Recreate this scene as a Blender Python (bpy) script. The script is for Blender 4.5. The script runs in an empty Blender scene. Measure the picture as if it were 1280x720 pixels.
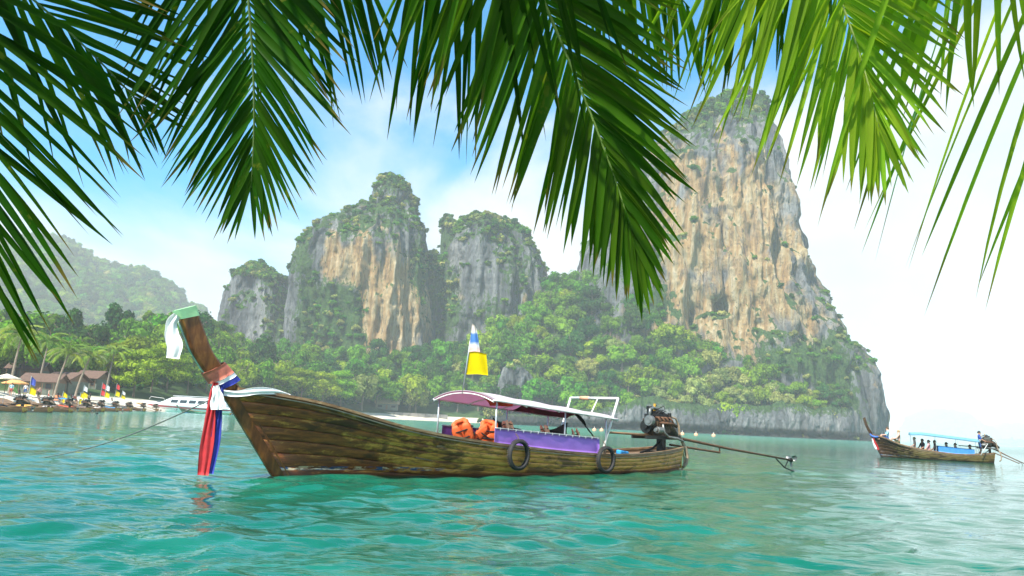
import bpy, math, random
import numpy as np
from mathutils import Vector, Matrix, Euler

random.seed(7)
rng = np.random.default_rng(11)
PI = math.pi
R = math.radians
sc = bpy.context.scene
COL = sc.collection

# ------------------------------------------------------------------ camera
FPX = 950.0                       # focal length in pixels of a 1280 px wide picture
PITCH, ROLL, CAMZ = R(10.0), R(2.7), 1.2
_F = np.array([0, math.cos(PITCH), math.sin(PITCH)])
_R0 = np.array([1.0, 0, 0])
_U0 = np.array([0, -math.sin(PITCH), math.cos(PITCH)])
_U = math.cos(ROLL) * _U0 - math.sin(ROLL) * _R0
_R = math.cos(ROLL) * _R0 + math.sin(ROLL) * _U0
_C = np.array([0, 0, CAMZ])
cam_d = bpy.data.cameras.new('camera')
cam_d.lens = 36.0 * FPX / 1280.0
cam_d.sensor_width = 36.0
cam_d.clip_start = 0.05
cam_d.clip_end = 12000
cam = bpy.data.objects.new('camera', cam_d)
COL.objects.link(cam)
m = Matrix.Identity(4)
for i in range(3):
    m[i][0], m[i][1], m[i][2], m[i][3] = _R[i], _U[i], -_F[i], _C[i]
cam.matrix_world = m
sc.camera = cam

# ------------------------------------------------------------------ light
SUN = np.array([-0.40, -0.50, 0.77]); SUN /= np.linalg.norm(SUN)
world = bpy.data.worlds.new('World')
sc.world = world
world.use_nodes = True


def build_world():
    nt = world.node_tree
    nt.nodes.clear()
    N = nt.nodes.new
    L = nt.links.new
    out = N('ShaderNodeOutputWorld')
    bg = N('ShaderNodeBackground')
    bg.inputs['Strength'].default_value = 0.12
    sky = N('ShaderNodeTexSky')
    sky.sky_type = 'NISHITA'
    sky.sun_disc = False
    sky.sun_elevation = math.asin(SUN[2])
    sky.sun_rotation = math.atan2(SUN[0], SUN[1])
    sky.air_density = 1.0
    sky.dust_density = 0.6
    sky.ozone_density = 2.0
    hsv = N('ShaderNodeHueSaturation')
    hsv.inputs['Saturation'].default_value = 1.7
    hsv.inputs['Hue'].default_value = 0.485
    hsv.inputs['Value'].default_value = 1.05
    L(sky.outputs[0], hsv.inputs['Color'])
    tc = N('ShaderNodeTexCoord')
    sep = N('ShaderNodeSeparateXYZ')
    L(tc.outputs['Generated'], sep.inputs[0])
    # clouds: direction projected on a layer overhead
    mp = N('ShaderNodeMapping')
    mp.inputs['Scale'].default_value = (1.0, 1.0, 1.9)
    mp.inputs['Location'].default_value = (0.35, 0.1, 0.0)
    L(tc.outputs['Generated'], mp.inputs[0])
    n1 = N('ShaderNodeTexNoise')
    n1.inputs['Scale'].default_value = 2.3
    n1.inputs['Detail'].default_value = 9
    n1.inputs['Roughness'].default_value = 0.52
    n1.inputs['Distortion'].default_value = 0.35
    L(mp.outputs[0], n1.inputs[0])

    def math_(op, a, b=None, clamp=False):
        k = N('ShaderNodeMath')
        k.operation = op
        k.use_clamp = clamp
        for i, v in enumerate((a, b)):
            if v is None:
                continue
            if isinstance(v, (int, float)):
                k.inputs[i].default_value = v
            else:
                L(v, k.inputs[i])
        return k.outputs[0]
    ez = math_('MULTIPLY', sep.outputs['Z'], -1.6)          # more cloud toward the horizon
    ex = math_('MULTIPLY', sep.outputs['X'], 0.52)           # cloud bank over the eastern half of the sky
    s = math_('ADD', math_('ADD', n1.outputs[0], ez), ex)
    mr = N('ShaderNodeMapRange')
    mr.interpolation_type = 'SMOOTHSTEP'
    mr.inputs['From Min'].default_value = -0.20
    mr.inputs['From Max'].default_value = 0.06
    L(s, mr.inputs['Value'])
    # soft grey-white modelling inside the cloud
    n2 = N('ShaderNodeTexNoise')
    n2.inputs['Scale'].default_value = 5.0
    n2.inputs['Detail'].default_value = 6
    L(mp.outputs[0], n2.inputs[0])
    cr = N('ShaderNodeValToRGB')
    cr.color_ramp.elements[0].position = 0.3
    cr.color_ramp.elements[0].color = (3.0, 3.5, 3.75, 1)
    cr.color_ramp.elements[1].position = 0.7
    cr.color_ramp.elements[1].color = (4.2, 4.3, 4.3, 1)
    L(n2.outputs[0], cr.inputs[0])
    mix = N('ShaderNodeMixRGB')
    L(mr.outputs[0], mix.inputs[0])
    L(hsv.outputs[0], mix.inputs[1])
    L(cr.outputs[0], mix.inputs[2])
    L(mix.outputs[0], bg.inputs['Color'])
    L(bg.outputs[0], out.inputs[0])


build_world()
sun_d = bpy.data.lights.new('sun', 'SUN')
sun_d.energy = 4.8
sun_d.angle = R(0.53)
sun_d.color = (1.0, 0.95, 0.86)
sun = bpy.data.objects.new('sun', sun_d)
sun.rotation_euler = Vector(SUN).to_track_quat('Z', 'Y').to_euler()
COL.objects.link(sun)
vs = sc.view_settings
vs.view_transform = 'Standard'
vs.look = 'None'
vs.exposure = 1.1
vs.gamma = 1.0
cy = sc.cycles
cy.use_denoising = True
cy.max_bounces = 6
cy.diffuse_bounces = 3
cy.glossy_bounces = 3
cy.transmission_bounces = 4
cy.transparent_max_bounces = 8
cy.volume_bounces = 1
cy.caustics_reflective = False
cy.caustics_refractive = False
cy.sample_clamp_indirect = 8.0


# ------------------------------------------------------------------ pixel helpers
def ray(x, y):
    return _F * FPX + _R * (x - 640.0) + _U * (360.0 - y)


def atY(x, y, Y):
    d = ray(x, y)
    return _C + d * (Y / d[1])


def atZ(x, y, Z=0.0):
    d = ray(x, y)
    return _C + d * ((Z - CAMZ) / d[2])


def atP(x, y, o, n):
    d = ray(x, y)
    return _C + d * (np.dot(o - _C, n) / np.dot(d, n))


def proj(P):
    q = np.asarray(P, float) - _C
    z = np.maximum(q @ _F, 1e-3)
    return 640 + FPX * (q @ _R) / z, 360 - FPX * (q @ _U) / z


# ------------------------------------------------------------------ noise
def _hash(ix, iy, iz, seed):
    h = (ix.astype(np.uint32) * np.uint32(374761393) + iy.astype(np.uint32) * np.uint32(668265263)
         + iz.astype(np.uint32) * np.uint32(2147483647) + np.uint32((seed * 974634777) & 0xffffffff))
    h = (h ^ (h >> np.uint32(13))) * np.uint32(1274126177)
    h = h ^ (h >> np.uint32(16))
    h = (h * np.uint32(2246822519)) ^ (h >> np.uint32(15))
    return (h & np.uint32(0xffffff)).astype(np.float64) / 0xffffff * 2 - 1


def vnoise(x, y, z, seed=0):
    x, y, z = np.broadcast_arrays(np.asarray(x, float), np.asarray(y, float), np.asarray(z, float))
    fx, fy, fz = np.floor(x), np.floor(y), np.floor(z)
    ix, iy, iz = fx.astype(np.int64), fy.astype(np.int64), fz.astype(np.int64)
    tx, ty, tz = x - fx, y - fy, z - fz
    sx, sy, sz = (t * t * t * (t * (t * 6 - 15) + 10) for t in (tx, ty, tz))
    r = 0
    for dx in (0, 1):
        for dy in (0, 1):
            for dz in (0, 1):
                w = (sx if dx else 1 - sx) * (sy if dy else 1 - sy) * (sz if dz else 1 - sz)
                r = r + w * _hash((ix + dx) & 0xffffffff, (iy + dy) & 0xffffffff, (iz + dz) & 0xffffffff, seed)
    return r


def fbm(x, y, z, seed=0, oct=4, gain=0.5, lac=2.03):
    a, s, t = 1.0, 0, 0
    for o in range(oct):
        s = s + a * vnoise(x, y, z, seed + o * 17)
        t += a
        a *= gain
        x, y, z = x * lac + 3.1, y * lac + 1.7, z * lac + 5.3
    return s / t * 1.6


def sstep(a, b, x):
    t = np.clip((np.asarray(x, float) - a) / (b - a), 0, 1)
    return t * t * (3 - 2 * t)


# ------------------------------------------------------------------ mesh helpers
class MB:
    """collects pieces of one part; build() links them as one mesh object"""

    def __init__(self):
        self.v, self.f = [], []

    def add(self, verts, faces):
        o = len(self.v)
        self.v.extend([tuple(map(float, p)) for p in verts])
        self.f.extend([tuple(i + o for i in q) for q in faces])
        return self

    def box(self, c, s, rot=None, taper=1.0):
        pts = []
        for x, y, z in [(-1, -1, -1), (1, -1, -1), (1, 1, -1), (-1, 1, -1), (-1, -1, 1), (1, -1, 1), (1, 1, 1), (-1, 1, 1)]:
            k = taper if z > 0 else 1
            p = Vector((x * s[0] / 2 * k, y * s[1] / 2 * k, z * s[2] / 2))
            if rot:
                p = Euler(rot).to_matrix() @ p
            pts.append(p + Vector(c))
        return self.add(pts, [(0, 3, 2, 1), (4, 5, 6, 7), (0, 1, 5, 4), (1, 2, 6, 5), (2, 3, 7, 6), (3, 0, 4, 7)])

    def tube(self, path, r, n=8, closed=False):
        P = [Vector(p) for p in path]
        rr = r if hasattr(r, '__len__') else [r] * len(P)
        up = Vector((0, 0, 1))
        rings = []
        prev = None
        for i, p in enumerate(P):
            if closed:
                t = P[(i + 1) % len(P)] - P[i - 1]
            else:
                t = P[min(i + 1, len(P) - 1)] - P[max(i - 1, 0)]
            t.normalize()
            if prev is None:
                a = up if abs(t.dot(up)) < 0.9 else Vector((1, 0, 0))
                u = t.cross(a).normalized()
            else:
                u = (prev - t * prev.dot(t)).normalized()
            prev = u
            w = t.cross(u)
            rings.append([p + (u * math.cos(2 * PI * k / n) + w * math.sin(2 * PI * k / n)) * rr[i] for k in range(n)])
        vs_ = [q for g in rings for q in g]
        fs = []
        M = len(P)
        for i in range(M if closed else M - 1):
            j = (i + 1) % M
            for k in range(n):
                fs.append((i * n + k, i * n + (k + 1) % n, j * n + (k + 1) % n, j * n + k))
        if not closed:
            fs.append(tuple(range(n))[::-1])
            fs.append(tuple((M - 1) * n + k for k in range(n)))
        return self.add(vs_, fs)

    def cyl(self, a, b, r, n=14, r2=None):
        return self.tube([a, b], [r, r if r2 is None else r2], n)

    def grid(self, P, closed=False):
        nu, nv = len(P), len(P[0])
        fs = []
        for i in range(nu - 1):
            for j in range(nv if closed else nv - 1):
                k = (j + 1) % nv
                fs.append((i * nv + j, i * nv + k, (i + 1) * nv + k, (i + 1) * nv + j))
        return self.add([p for r_ in P for p in r_], fs)

    def slab(self, P, t):
        """a sheet P[i][j] given thickness along its own normal"""
        A = np.array([[tuple(p) for p in r_] for r_ in P], float)
        du = np.gradient(A, axis=0)
        dv = np.gradient(A, axis=1)
        n = np.cross(du, dv)
        n /= np.maximum(np.linalg.norm(n, axis=2, keepdims=True), 1e-9)
        B = A + n * t
        nu, nv = A.shape[:2]
        vs_ = list(A.reshape(-1, 3)) + list(B.reshape(-1, 3))
        o = nu * nv
        fs = []
        for i in range(nu - 1):
            for j in range(nv - 1):
                q = (i * nv + j, i * nv + j + 1, (i + 1) * nv + j + 1, (i + 1) * nv + j)
                fs.append(q[::-1])
                fs.append(tuple(k + o for k in q))
        for i in range(nu - 1):
            for j in (0, nv - 1):
                q = (i * nv + j, (i + 1) * nv + j, (i + 1) * nv + j + o, i * nv + j + o)
                fs.append(q if j == 0 else q[::-1])
        for j in range(nv - 1):
            for i in (0, nu - 1):
                q = (i * nv + j, i * nv + j + 1, i * nv + j + 1 + o, i * nv + j + o)
                fs.append(q[::-1] if i == 0 else q)
        return self.add(vs_, fs)

    def mesh(self, name, mat=None, smooth=False):
        me = bpy.data.meshes.new(name)
        me.from_pydata(self.v, [], self.f)
        me.update()
        if mat:
            me.materials.append(mat)
        if smooth:
            me.polygons.foreach_set('use_smooth', [True] * len(me.polygons))
        return me

    def build(self, name, mat, parent=None, smooth=False, bevel=0.0):
        me = self.mesh(name, mat, smooth)
        return link(name, me, parent, bevel)


def link(name, me, parent=None, bevel=0.0):
    o = bpy.data.objects.new(name, me)
    COL.objects.link(o)
    if parent:
        o.parent = parent
    if bevel:
        b = o.modifiers.new('bevel', 'BEVEL')
        b.width = bevel
        b.segments = 2
        b.limit_method = 'ANGLE'
    return o


def big_mesh(name, V, F, mat, smooth=True):
    me = bpy.data.meshes.new(name)
    V = np.asarray(V, np.float32)
    F = np.asarray(F, np.int32)
    k = F.shape[1]
    me.vertices.add(len(V))
    me.vertices.foreach_set('co', V.ravel())
    me.loops.add(F.size)
    me.loops.foreach_set('vertex_index', F.ravel())
    me.polygons.add(len(F))
    me.polygons.foreach_set('loop_start', np.arange(0, F.size, k, dtype=np.int32))
    me.polygons.foreach_set('use_smooth', np.full(len(F), smooth))
    me.update(calc_edges=True)
    me.validate()
    me.materials.append(mat)
    return me


def gridfaces(nu, nv, wrap=False):
    i, j = np.meshgrid(np.arange(nu - 1), np.arange(nv if wrap else nv - 1), indexing='ij')
    k = (j + 1) % nv
    return np.stack([i * nv + j, i * nv + k, (i + 1) * nv + k, (i + 1) * nv + j], -1).reshape(-1, 4)


def fattr(me, name, vals):
    a = me.attributes.new(name, 'FLOAT', 'POINT')
    a.data.foreach_set('value', np.asarray(vals, np.float32).ravel())


def tag(o, label, cat, group=None):
    o['label'] = label
    o['category'] = cat
    if group:
        o['group'] = group
    return o


def structure(o, label=None):
    o['kind'] = 'structure'
    if label:
        o['label'] = label
    return o


def stuff(o, label, cat):
    o['kind'] = 'stuff'
    o['label'] = label
    o['category'] = cat
    return o


def thing(name, label, cat, loc=(0, 0, 0), rotz=0.0, group=None):
    o = bpy.data.objects.new(name, None)
    o.empty_display_size = 0.2
    COL.objects.link(o)
    o.location = loc
    o.rotation_euler = (0, 0, rotz)
    return tag(o, label, cat, group)


def copy_tree(o, parent=None):
    c = o.copy()
    COL.objects.link(c)
    c.parent = parent
    if parent is not None:
        c.matrix_parent_inverse = o.matrix_parent_inverse.copy()
    for ch in list(o.children):
        copy_tree(ch, c)
    return c


# ------------------------------------------------------------------ materials
MATS = {}


def node_mat(name):
    mt = bpy.data.materials.new(name)
    mt.use_nodes = True
    nt = mt.node_tree
    nt.nodes.clear()
    out = nt.nodes.new('ShaderNodeOutputMaterial')
    return mt, nt, out


class NT:
    """short-hand for writing node trees"""

    def __init__(self, nt):
        self.nt = nt

    def n(self, t, **kw):
        k = self.nt.nodes.new(t)
        for a, b in kw.items():
            setattr(k, a, b)
        return k

    def l(self, a, b):
        self.nt.links.new(a, b)

    def val(self, sock, v):
        if hasattr(v, 'is_output') or isinstance(v, bpy.types.NodeSocket):
            self.l(v, sock)
        else:
            sock.default_value = v

    def math(self, op, a, b=0.0, clamp=False):
        k = self.n('ShaderNodeMath', operation=op, use_clamp=clamp)
        self.val(k.inputs[0], a)
        self.val(k.inputs[1], b)
        return k.outputs[0]

    def noise(self, vec, scale, detail=4, rough=0.55, dist=0.0):
        k = self.n('ShaderNodeTexNoise')
        k.inputs['Scale'].default_value = scale
        k.inputs['Detail'].default_value = detail
        k.inputs['Roughness'].default_value = rough
        k.inputs['Distortion'].default_value = dist
        if vec is not None:
            self.l(vec, k.inputs['Vector'])
        return k.outputs['Fac']

    def mapping(self, vec, scale=(1, 1, 1), loc=(0, 0, 0), rot=(0, 0, 0)):
        k = self.n('ShaderNodeMapping')
        k.inputs['Scale'].default_value = scale
        k.inputs['Location'].default_value = loc
        k.inputs['Rotation'].default_value = rot
        self.l(vec, k.inputs[0])
        return k.outputs[0]

    def ramp(self, fac, stops, interp='LINEAR'):
        k = self.n('ShaderNodeValToRGB')
        k.color_ramp.interpolation = interp
        e = k.color_ramp.elements
        while len(e) < len(stops):
            e.new(0.5)
        for i, (p, c) in enumerate(stops):
            e[i].position = p
            e[i].color = tuple(c) + (1,) if len(c) == 3 else c
        self.l(fac, k.inputs[0])
        return k.outputs[0]

    def step(self, x, a, b):
        k = self.n('ShaderNodeMapRange', interpolation_type='SMOOTHSTEP')
        k.inputs['From Min'].default_value = a
        k.inputs['From Max'].default_value = b
        self.l(x, k.inputs['Value'])
        return k.outputs[0]

    def mix(self, fac, a, b, blend='MIX'):
        k = self.n('ShaderNodeMixRGB', blend_type=blend)
        self.val(k.inputs[0], fac)
        for s, v in ((k.inputs[1], a), (k.inputs[2], b)):
            if isinstance(v, tuple) and len(v) == 3:
                v = v + (1,)
            self.val(s, v)
        return k.outputs[0]

    def bump(self, h, strength=0.3, dist=0.1, normal=None):
        k = self.n('ShaderNodeBump')
        k.inputs['Strength'].default_value = strength
        k.inputs['Distance'].default_value = dist
        self.l(h, k.inputs['Height'])
        if normal is not None:
            self.l(normal, k.inputs['Normal'])
        return k.outputs[0]

    def principled(self, out, color, rough=0.6, spec=0.5, metal=0.0, normal=None):
        b = self.n('ShaderNodeBsdfPrincipled')
        c = color + (1,) if isinstance(color, tuple) and len(color) == 3 else color
        self.val(b.inputs['Base Color'], c)
        self.val(b.inputs['Roughness'], rough)
        self.val(b.inputs['Specular IOR Level'], spec)
        self.val(b.inputs['Metallic'], metal)
        if normal is not None:
            self.l(normal, b.inputs['Normal'])
        self.l(b.outputs[0], out.inputs[0])
        return b

    def obj(self):
        return self.n('ShaderNodeTexCoord').outputs['Object']

    def pos(self):
        return self.n('ShaderNodeNewGeometry').outputs['Position']

    def attr(self, name):
        return self.n('ShaderNodeAttribute', attribute_name=name).outputs['Fac']


def simple(name, col, rough=0.6, metal=0.0, var=0.25, scale=6.0, bump=0.0, spec=0.4):
    """a plain paint / cloth / metal with grain and wear"""
    if name in MATS:
        return MATS[name]
    mt, nt, out = node_mat(name)
    g = NT(nt)
    o = g.obj()
    n = g.noise(o, scale, 5, 0.6)
    dark = tuple(c * (1 - var) for c in col)
    lite = tuple(min(1, c * (1 + var * 0.6)) for c in col)
    c = g.ramp(n, [(0.3, dark), (0.7, lite)])
    nor = g.bump(g.noise(o, scale * 4, 4), bump, 0.02) if bump else None
    g.principled(out, c, rough, spec, metal, nor)
    MATS[name] = mt
    return mt


def leaf_mat(name, c_dark, c_lite, trans=0.35, rough=0.5, gloss=0.0, hue=0.03, vscale=0.0, tips=False):
    if name in MATS:
        return MATS[name]
    mt, nt, out = node_mat(name)
    g = NT(nt)
    oi = g.n('ShaderNodeObjectInfo')
    geo = g.n('ShaderNodeNewGeometry')
    n = g.noise(g.obj(), 1.3 if not vscale else vscale, 3)
    f = g.math('ADD', g.math('MULTIPLY', geo.outputs['Random Per Island'], 0.5), g.math('MULTIPLY', n, 0.5))
    col = g.ramp(f, [(0.25, c_dark), (0.75, c_lite)])
    hs = g.n('ShaderNodeHueSaturation')
    g.l(col, hs.inputs['Color'])
    h = g.math('ADD', 0.5 - hue, g.math('MULTIPLY', oi.outputs['Random'], 2 * hue))
    g.l(h, hs.inputs['Hue'])
    r2 = g.n('ShaderNodeTexWhiteNoise', noise_dimensions='1D')
    g.l(oi.outputs['Random'], r2.inputs['W'])
    g.l(g.math('ADD', 0.72, g.math('MULTIPLY', r2.outputs['Value'], 0.6)), hs.inputs['Value'])
    leafc = hs.outputs[0]
    if tips:                                  # dry brown tips, yellowed blotches on some leaflets
        al = g.attr('along')
        tipf = g.step(g.math('ADD', al, g.math('MULTIPLY', r2.outputs['Value'], 0.22)), 0.98, 1.10)
        spot = g.math('MULTIPLY', g.step(g.noise(g.obj(), 16.0, 4), 0.60, 0.70), g.step(r2.outputs['Value'], 0.45, 0.9))
        leafc = g.mix(g.math('MULTIPLY', spot, 0.5), leafc, (0.25, 0.26, 0.03))
        leafc = g.mix(g.math('MULTIPLY', tipf, 0.8), leafc, (0.20, 0.13, 0.035))
    d = g.n('ShaderNodeBsdfDiffuse')
    t = g.n('ShaderNodeBsdfTranslucent')
    g.l(leafc, d.inputs[0])
    tcol = g.mix(1.0, leafc, (1.25, 1.2, 0.45), 'MULTIPLY')
    g.l(tcol, t.inputs[0])
    mx = g.n('ShaderNodeMixShader')
    mx.inputs[0].default_value = trans
    g.l(d.outputs[0], mx.inputs[1])
    g.l(t.outputs[0], mx.inputs[2])
    res = mx.outputs[0]
    if gloss:
        gl = g.n('ShaderNodeBsdfGlossy')
        gl.inputs['Roughness'].default_value = rough
        fr = g.n('ShaderNodeFresnel')
        fr.inputs[0].default_value = 1.4
        m2 = g.n('ShaderNodeMixShader')
        g.l(g.math('MULTIPLY', fr.outputs[0], gloss), m2.inputs[0])
        g.l(res, m2.inputs[1])
        g.l(gl.outputs[0], m2.inputs[2])
        res = m2.outputs[0]
    g.l(res, out.inputs[0])
    MATS[name] = mt
    return mt


def water_mat():
    mt, nt, out = node_mat('sea_water')
    g = NT(nt)
    p = g.pos()
    # deeper and shallower patches over the sandy bottom
    n = g.noise(g.mapping(p, (0.06, 0.11, 1)), 1.0, 5, 0.6, 0.6)
    fine = g.noise(g.mapping(p, (0.9, 1.6, 1)), 1.0, 4, 0.6)
    f = g.math('ADD', g.math('MULTIPLY', n, 0.75), g.math('MULTIPLY', fine, 0.25))
    col = g.ramp(f, [(0.32, (0.002, 0.054, 0.031)), (0.52, (0.004, 0.115, 0.067)), (0.72, (0.022, 0.22, 0.145))])
    sp = g.n('ShaderNodeSeparateXYZ')                      # paler far out and left: beach shallows, plus white sheen painted into the colour
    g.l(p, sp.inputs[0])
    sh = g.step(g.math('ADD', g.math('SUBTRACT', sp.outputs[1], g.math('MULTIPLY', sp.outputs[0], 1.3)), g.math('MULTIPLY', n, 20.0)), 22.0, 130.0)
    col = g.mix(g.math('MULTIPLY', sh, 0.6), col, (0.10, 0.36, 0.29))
    w1 = g.noise(g.mapping(p, (1.5, 3.2, 1), rot=(0, 0, 0.25)), 1.0, 5, 0.55, 0.6)
    w2 = g.noise(g.mapping(p, (0.16, 0.42, 1), rot=(0, 0, -0.2)), 1.0, 6, 0.62, 0.4)
    nb = g.bump(w1, 0.18, 0.07)
    nb = g.bump(w2, 0.24, 0.5, nb)
    ln = g.n('ShaderNodeVectorMath', operation='LENGTH')
    g.l(p, ln.inputs[0])
    rough = g.math('ADD', 0.02, g.math('MULTIPLY', g.step(ln.outputs['Value'], 18.0, 160.0), 0.14))   # wind-ruffled open water
    b = g.principled(out, col, rough, 0.5, 0.0, nb)
    b.inputs['IOR'].default_value = 1.33
    return mt


def rock_mat(name='limestone', wet=True):
    mt, nt, out = node_mat(name)
    g = NT(nt)
    p = g.pos()
    streak = g.noise(g.mapping(p, (0.10, 0.10, 0.012)), 1.0, 6, 0.62, 0.4)
    streak2 = g.noise(g.mapping(p, (0.32, 0.32, 0.03)), 1.0, 5, 0.6, 0.3)
    patch = g.noise(g.mapping(p, (0.045, 0.045, 0.03)), 1.0, 6, 0.6, 0.8)
    fine = g.noise(g.mapping(p, (0.5, 0.5, 0.28)), 1.0, 8, 0.72)
    grey = g.ramp(streak, [(0.34, (0.05, 0.055, 0.058)), (0.5, (0.165, 0.175, 0.175)), (0.68, (0.34, 0.34, 0.32))])
    ochre = g.ramp(streak2, [(0.3, (0.20, 0.14, 0.07)), (0.45, (0.42, 0.26, 0.11)), (0.56, (0.50, 0.38, 0.20)), (0.72, (0.56, 0.48, 0.33))])
    om = g.attr('ochre')
    of = g.step(g.math('ADD', om, g.math('MULTIPLY', g.math('SUBTRACT', patch, 0.5), 1.5)), 0.38, 0.60)
    c = g.mix(of, grey, ochre)
    # dark water streaks and pits
    dk = g.step(g.noise(g.mapping(p, (0.2, 0.2, 0.022), (4, 2, 7)), 1.0, 6, 0.7, 0.5), 0.57, 0.70)
    c = g.mix(g.math('MULTIPLY', dk, 0.7), c, (0.07, 0.072, 0.066))
    pt = g.step(fine, 0.54, 0.66)
    c = g.mix(g.math('MULTIPLY', pt, 0.65), c, (0.09, 0.085, 0.07))
    ck = g.step(g.noise(g.mapping(p, (0.55, 0.55, 0.06), (1, 9, 3)), 1.0, 7, 0.7, 0.4), 0.58, 0.64)
    c = g.mix(g.math('MULTIPLY', ck, 0.75), c, (0.05, 0.05, 0.045))
    # moss and creepers
    vm = g.attr('veg')
    vf = g.step(g.math('ADD', vm, g.math('MULTIPLY', g.math('SUBTRACT', fine, 0.5), 1.5)), 0.42, 0.60)
    green = g.ramp(g.noise(g.mapping(p, (0.8, 0.8, 0.8)), 1.0, 4, 0.6), [(0.3, (0.016, 0.05, 0.016)), (0.7, (0.085, 0.16, 0.035))])
    c = g.mix(vf, c, green)
    if wet:                                    # dark algae belt of the tide zone
        sz = g.n('ShaderNodeSeparateXYZ')
        g.l(p, sz.inputs[0])
        zz = g.math('ADD', sz.outputs[2], g.math('MULTIPLY', fine, 2.0))
        wf = g.math('SUBTRACT', 1.0, g.step(zz, 4.6, 6.4))
        c = g.mix(g.math('MULTIPLY', wf, 0.9), c, (0.025, 0.026, 0.022))
    nb = g.bump(g.math('ADD', fine, g.math('MULTIPLY', streak2, 1.4)), 1.0, 3.5)
    g.principled(out, c, 0.9, 0.15, 0.0, nb)
    MATS[name] = mt
    return mt


def ground_mat():
    mt, nt, out = node_mat('shore_ground')
    g = NT(nt)
    p = g.pos()
    sz = g.n('ShaderNodeSeparateXYZ')
    g.l(p, sz.inputs[0])
    n = g.noise(g.mapping(p, (0.3, 0.3, 0.3)), 1.0, 5)
    sand = g.ramp(n, [(0.3, (0.52, 0.45, 0.34)), (0.7, (0.68, 0.62, 0.50))])
    floor = g.ramp(n, [(0.3, (0.02, 0.045, 0.014)), (0.7, (0.06, 0.10, 0.03))])
    f = g.step(g.math('ADD', sz.outputs[2], g.math('MULTIPLY', n, 0.8)), 2.5, 3.1)
    c = g.mix(f, sand, floor)
    wet = g.math('SUBTRACT', 1.0, g.step(sz.outputs[2], 0.05, 0.35))
    c = g.mix(g.math('MULTIPLY', wet, 0.5), c, (0.28, 0.22, 0.15))
    g.principled(out, c, 0.95, 0.1, 0.0, g.bump(n, 0.4, 0.3))
    return mt


def hull_mat(name='weathered_hull', tint=(1, 1, 1)):
    mt, nt, out = node_mat(name)
    g = NT(nt)
    o = g.obj()
    sx = g.n('ShaderNodeSeparateXYZ')
    g.l(o, sx.inputs[0])
    oi = g.n('ShaderNodeObjectInfo')
    off = g.n('ShaderNodeCombineXYZ')
    g.l(g.math('MULTIPLY', oi.outputs['Random'], 37.0), off.inputs[0])
    va = g.n('ShaderNodeVectorMath', operation='ADD')
    g.l(o, va.inputs[0])
    g.l(off.outputs[0], va.inputs[1])
    po = va.outputs[0]
    grain = g.noise(g.mapping(po, (1.2, 9, 16)), 1.0, 6, 0.65, 0.6)
    blot = g.noise(g.mapping(o, (1.6, 2, 5.5)), 1.0, 8, 0.72, 0.3)
    blot2 = g.noise(g.mapping(o, (2.3, 2, 5.0), (3, 1, 8)), 1.0, 6, 0.65, 0.6)
    wood = g.ramp(grain, [(0.28, (0.040, 0.011, 0.004)), (0.5, (0.16, 0.050, 0.011)), (0.7, (0.31, 0.115, 0.022))])
    paint = g.ramp(grain, [(0.25, (0.18, 0.075, 0.012)), (0.5, (0.52, 0.275, 0.05)), (0.72, (0.68, 0.45, 0.14))])
    # worn varnish: red-brown at the bow, rubbed yellow-ochre from midships aft
    along = g.step(sx.outputs[0], -0.3, 5.0)
    f = g.step(g.math('ADD', g.math('MULTIPLY', along, 0.20), blot), 0.54, 0.68)
    c = g.mix(f, wood, paint)
    gr = g.step(blot2, 0.56, 0.70)
    c = g.mix(g.math('MULTIPLY', gr, g.math('MULTIPLY', along, 0.35)), c, (0.24, 0.20, 0.035))
    dk = g.step(g.noise(g.mapping(o, (0.8, 1, 2.2), (7, 3, 1)), 1.0, 7, 0.7, 0.3), 0.51, 0.60)
    c = g.mix(g.math('MULTIPLY', dk, 0.8), c, (0.045, 0.014, 0.006))
    # chipped cream and blue paint left low on the bow
    pz = g.math('MULTIPLY', g.step(sx.outputs[2], 0.13, 0.145), g.math('SUBTRACT', 1.0, g.step(sx.outputs[2], 0.20, 0.215)))
    pm = g.math('MULTIPLY', pz, g.math('SUBTRACT', 1.0, g.step(sx.outputs[0], 2.6, 4.2)))
    chip = g.step(g.noise(g.mapping(o, (5, 5, 20), (1, 2, 3)), 1.0, 5, 0.7), 0.45, 0.52)
    pcol = g.mix(g.step(g.noise(g.mapping(o, (3, 3, 9), (9, 2, 3)), 1.0, 3), 0.45, 0.52), (0.55, 0.52, 0.38), (0.03, 0.09, 0.24))
    c = g.mix(g.math('MULTIPLY', pm, chip), c, pcol)
    # boot line: red-brown weed strip at the waterline
    zz = g.math('ADD', sx.outputs[2], g.math('MULTIPLY', g.math('SUBTRACT', blot2, 0.5), 0.10))
    bl = g.math('SUBTRACT', 1.0, g.step(zz, 0.06, 0.13))
    c = g.mix(g.math('MULTIPLY', bl, 0.85), c, (0.085, 0.030, 0.014))
    sl = g.math('SUBTRACT', 1.0, g.step(zz, 0.0, 0.05))
    c = g.mix(g.math('MULTIPLY', sl, 0.9), c, (0.035, 0.07, 0.03))
    hs = g.mix(1.0, c, tuple(tint), 'MULTIPLY')
    nb = g.bump(grain, 0.5, 0.012)
    g.principled(out, hs, g.ramp(blot, [(0.3, (0.30,) * 3), (0.7, (0.6,) * 3)]), 0.5, 0.0, nb)
    MATS[name] = mt
    return mt


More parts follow.
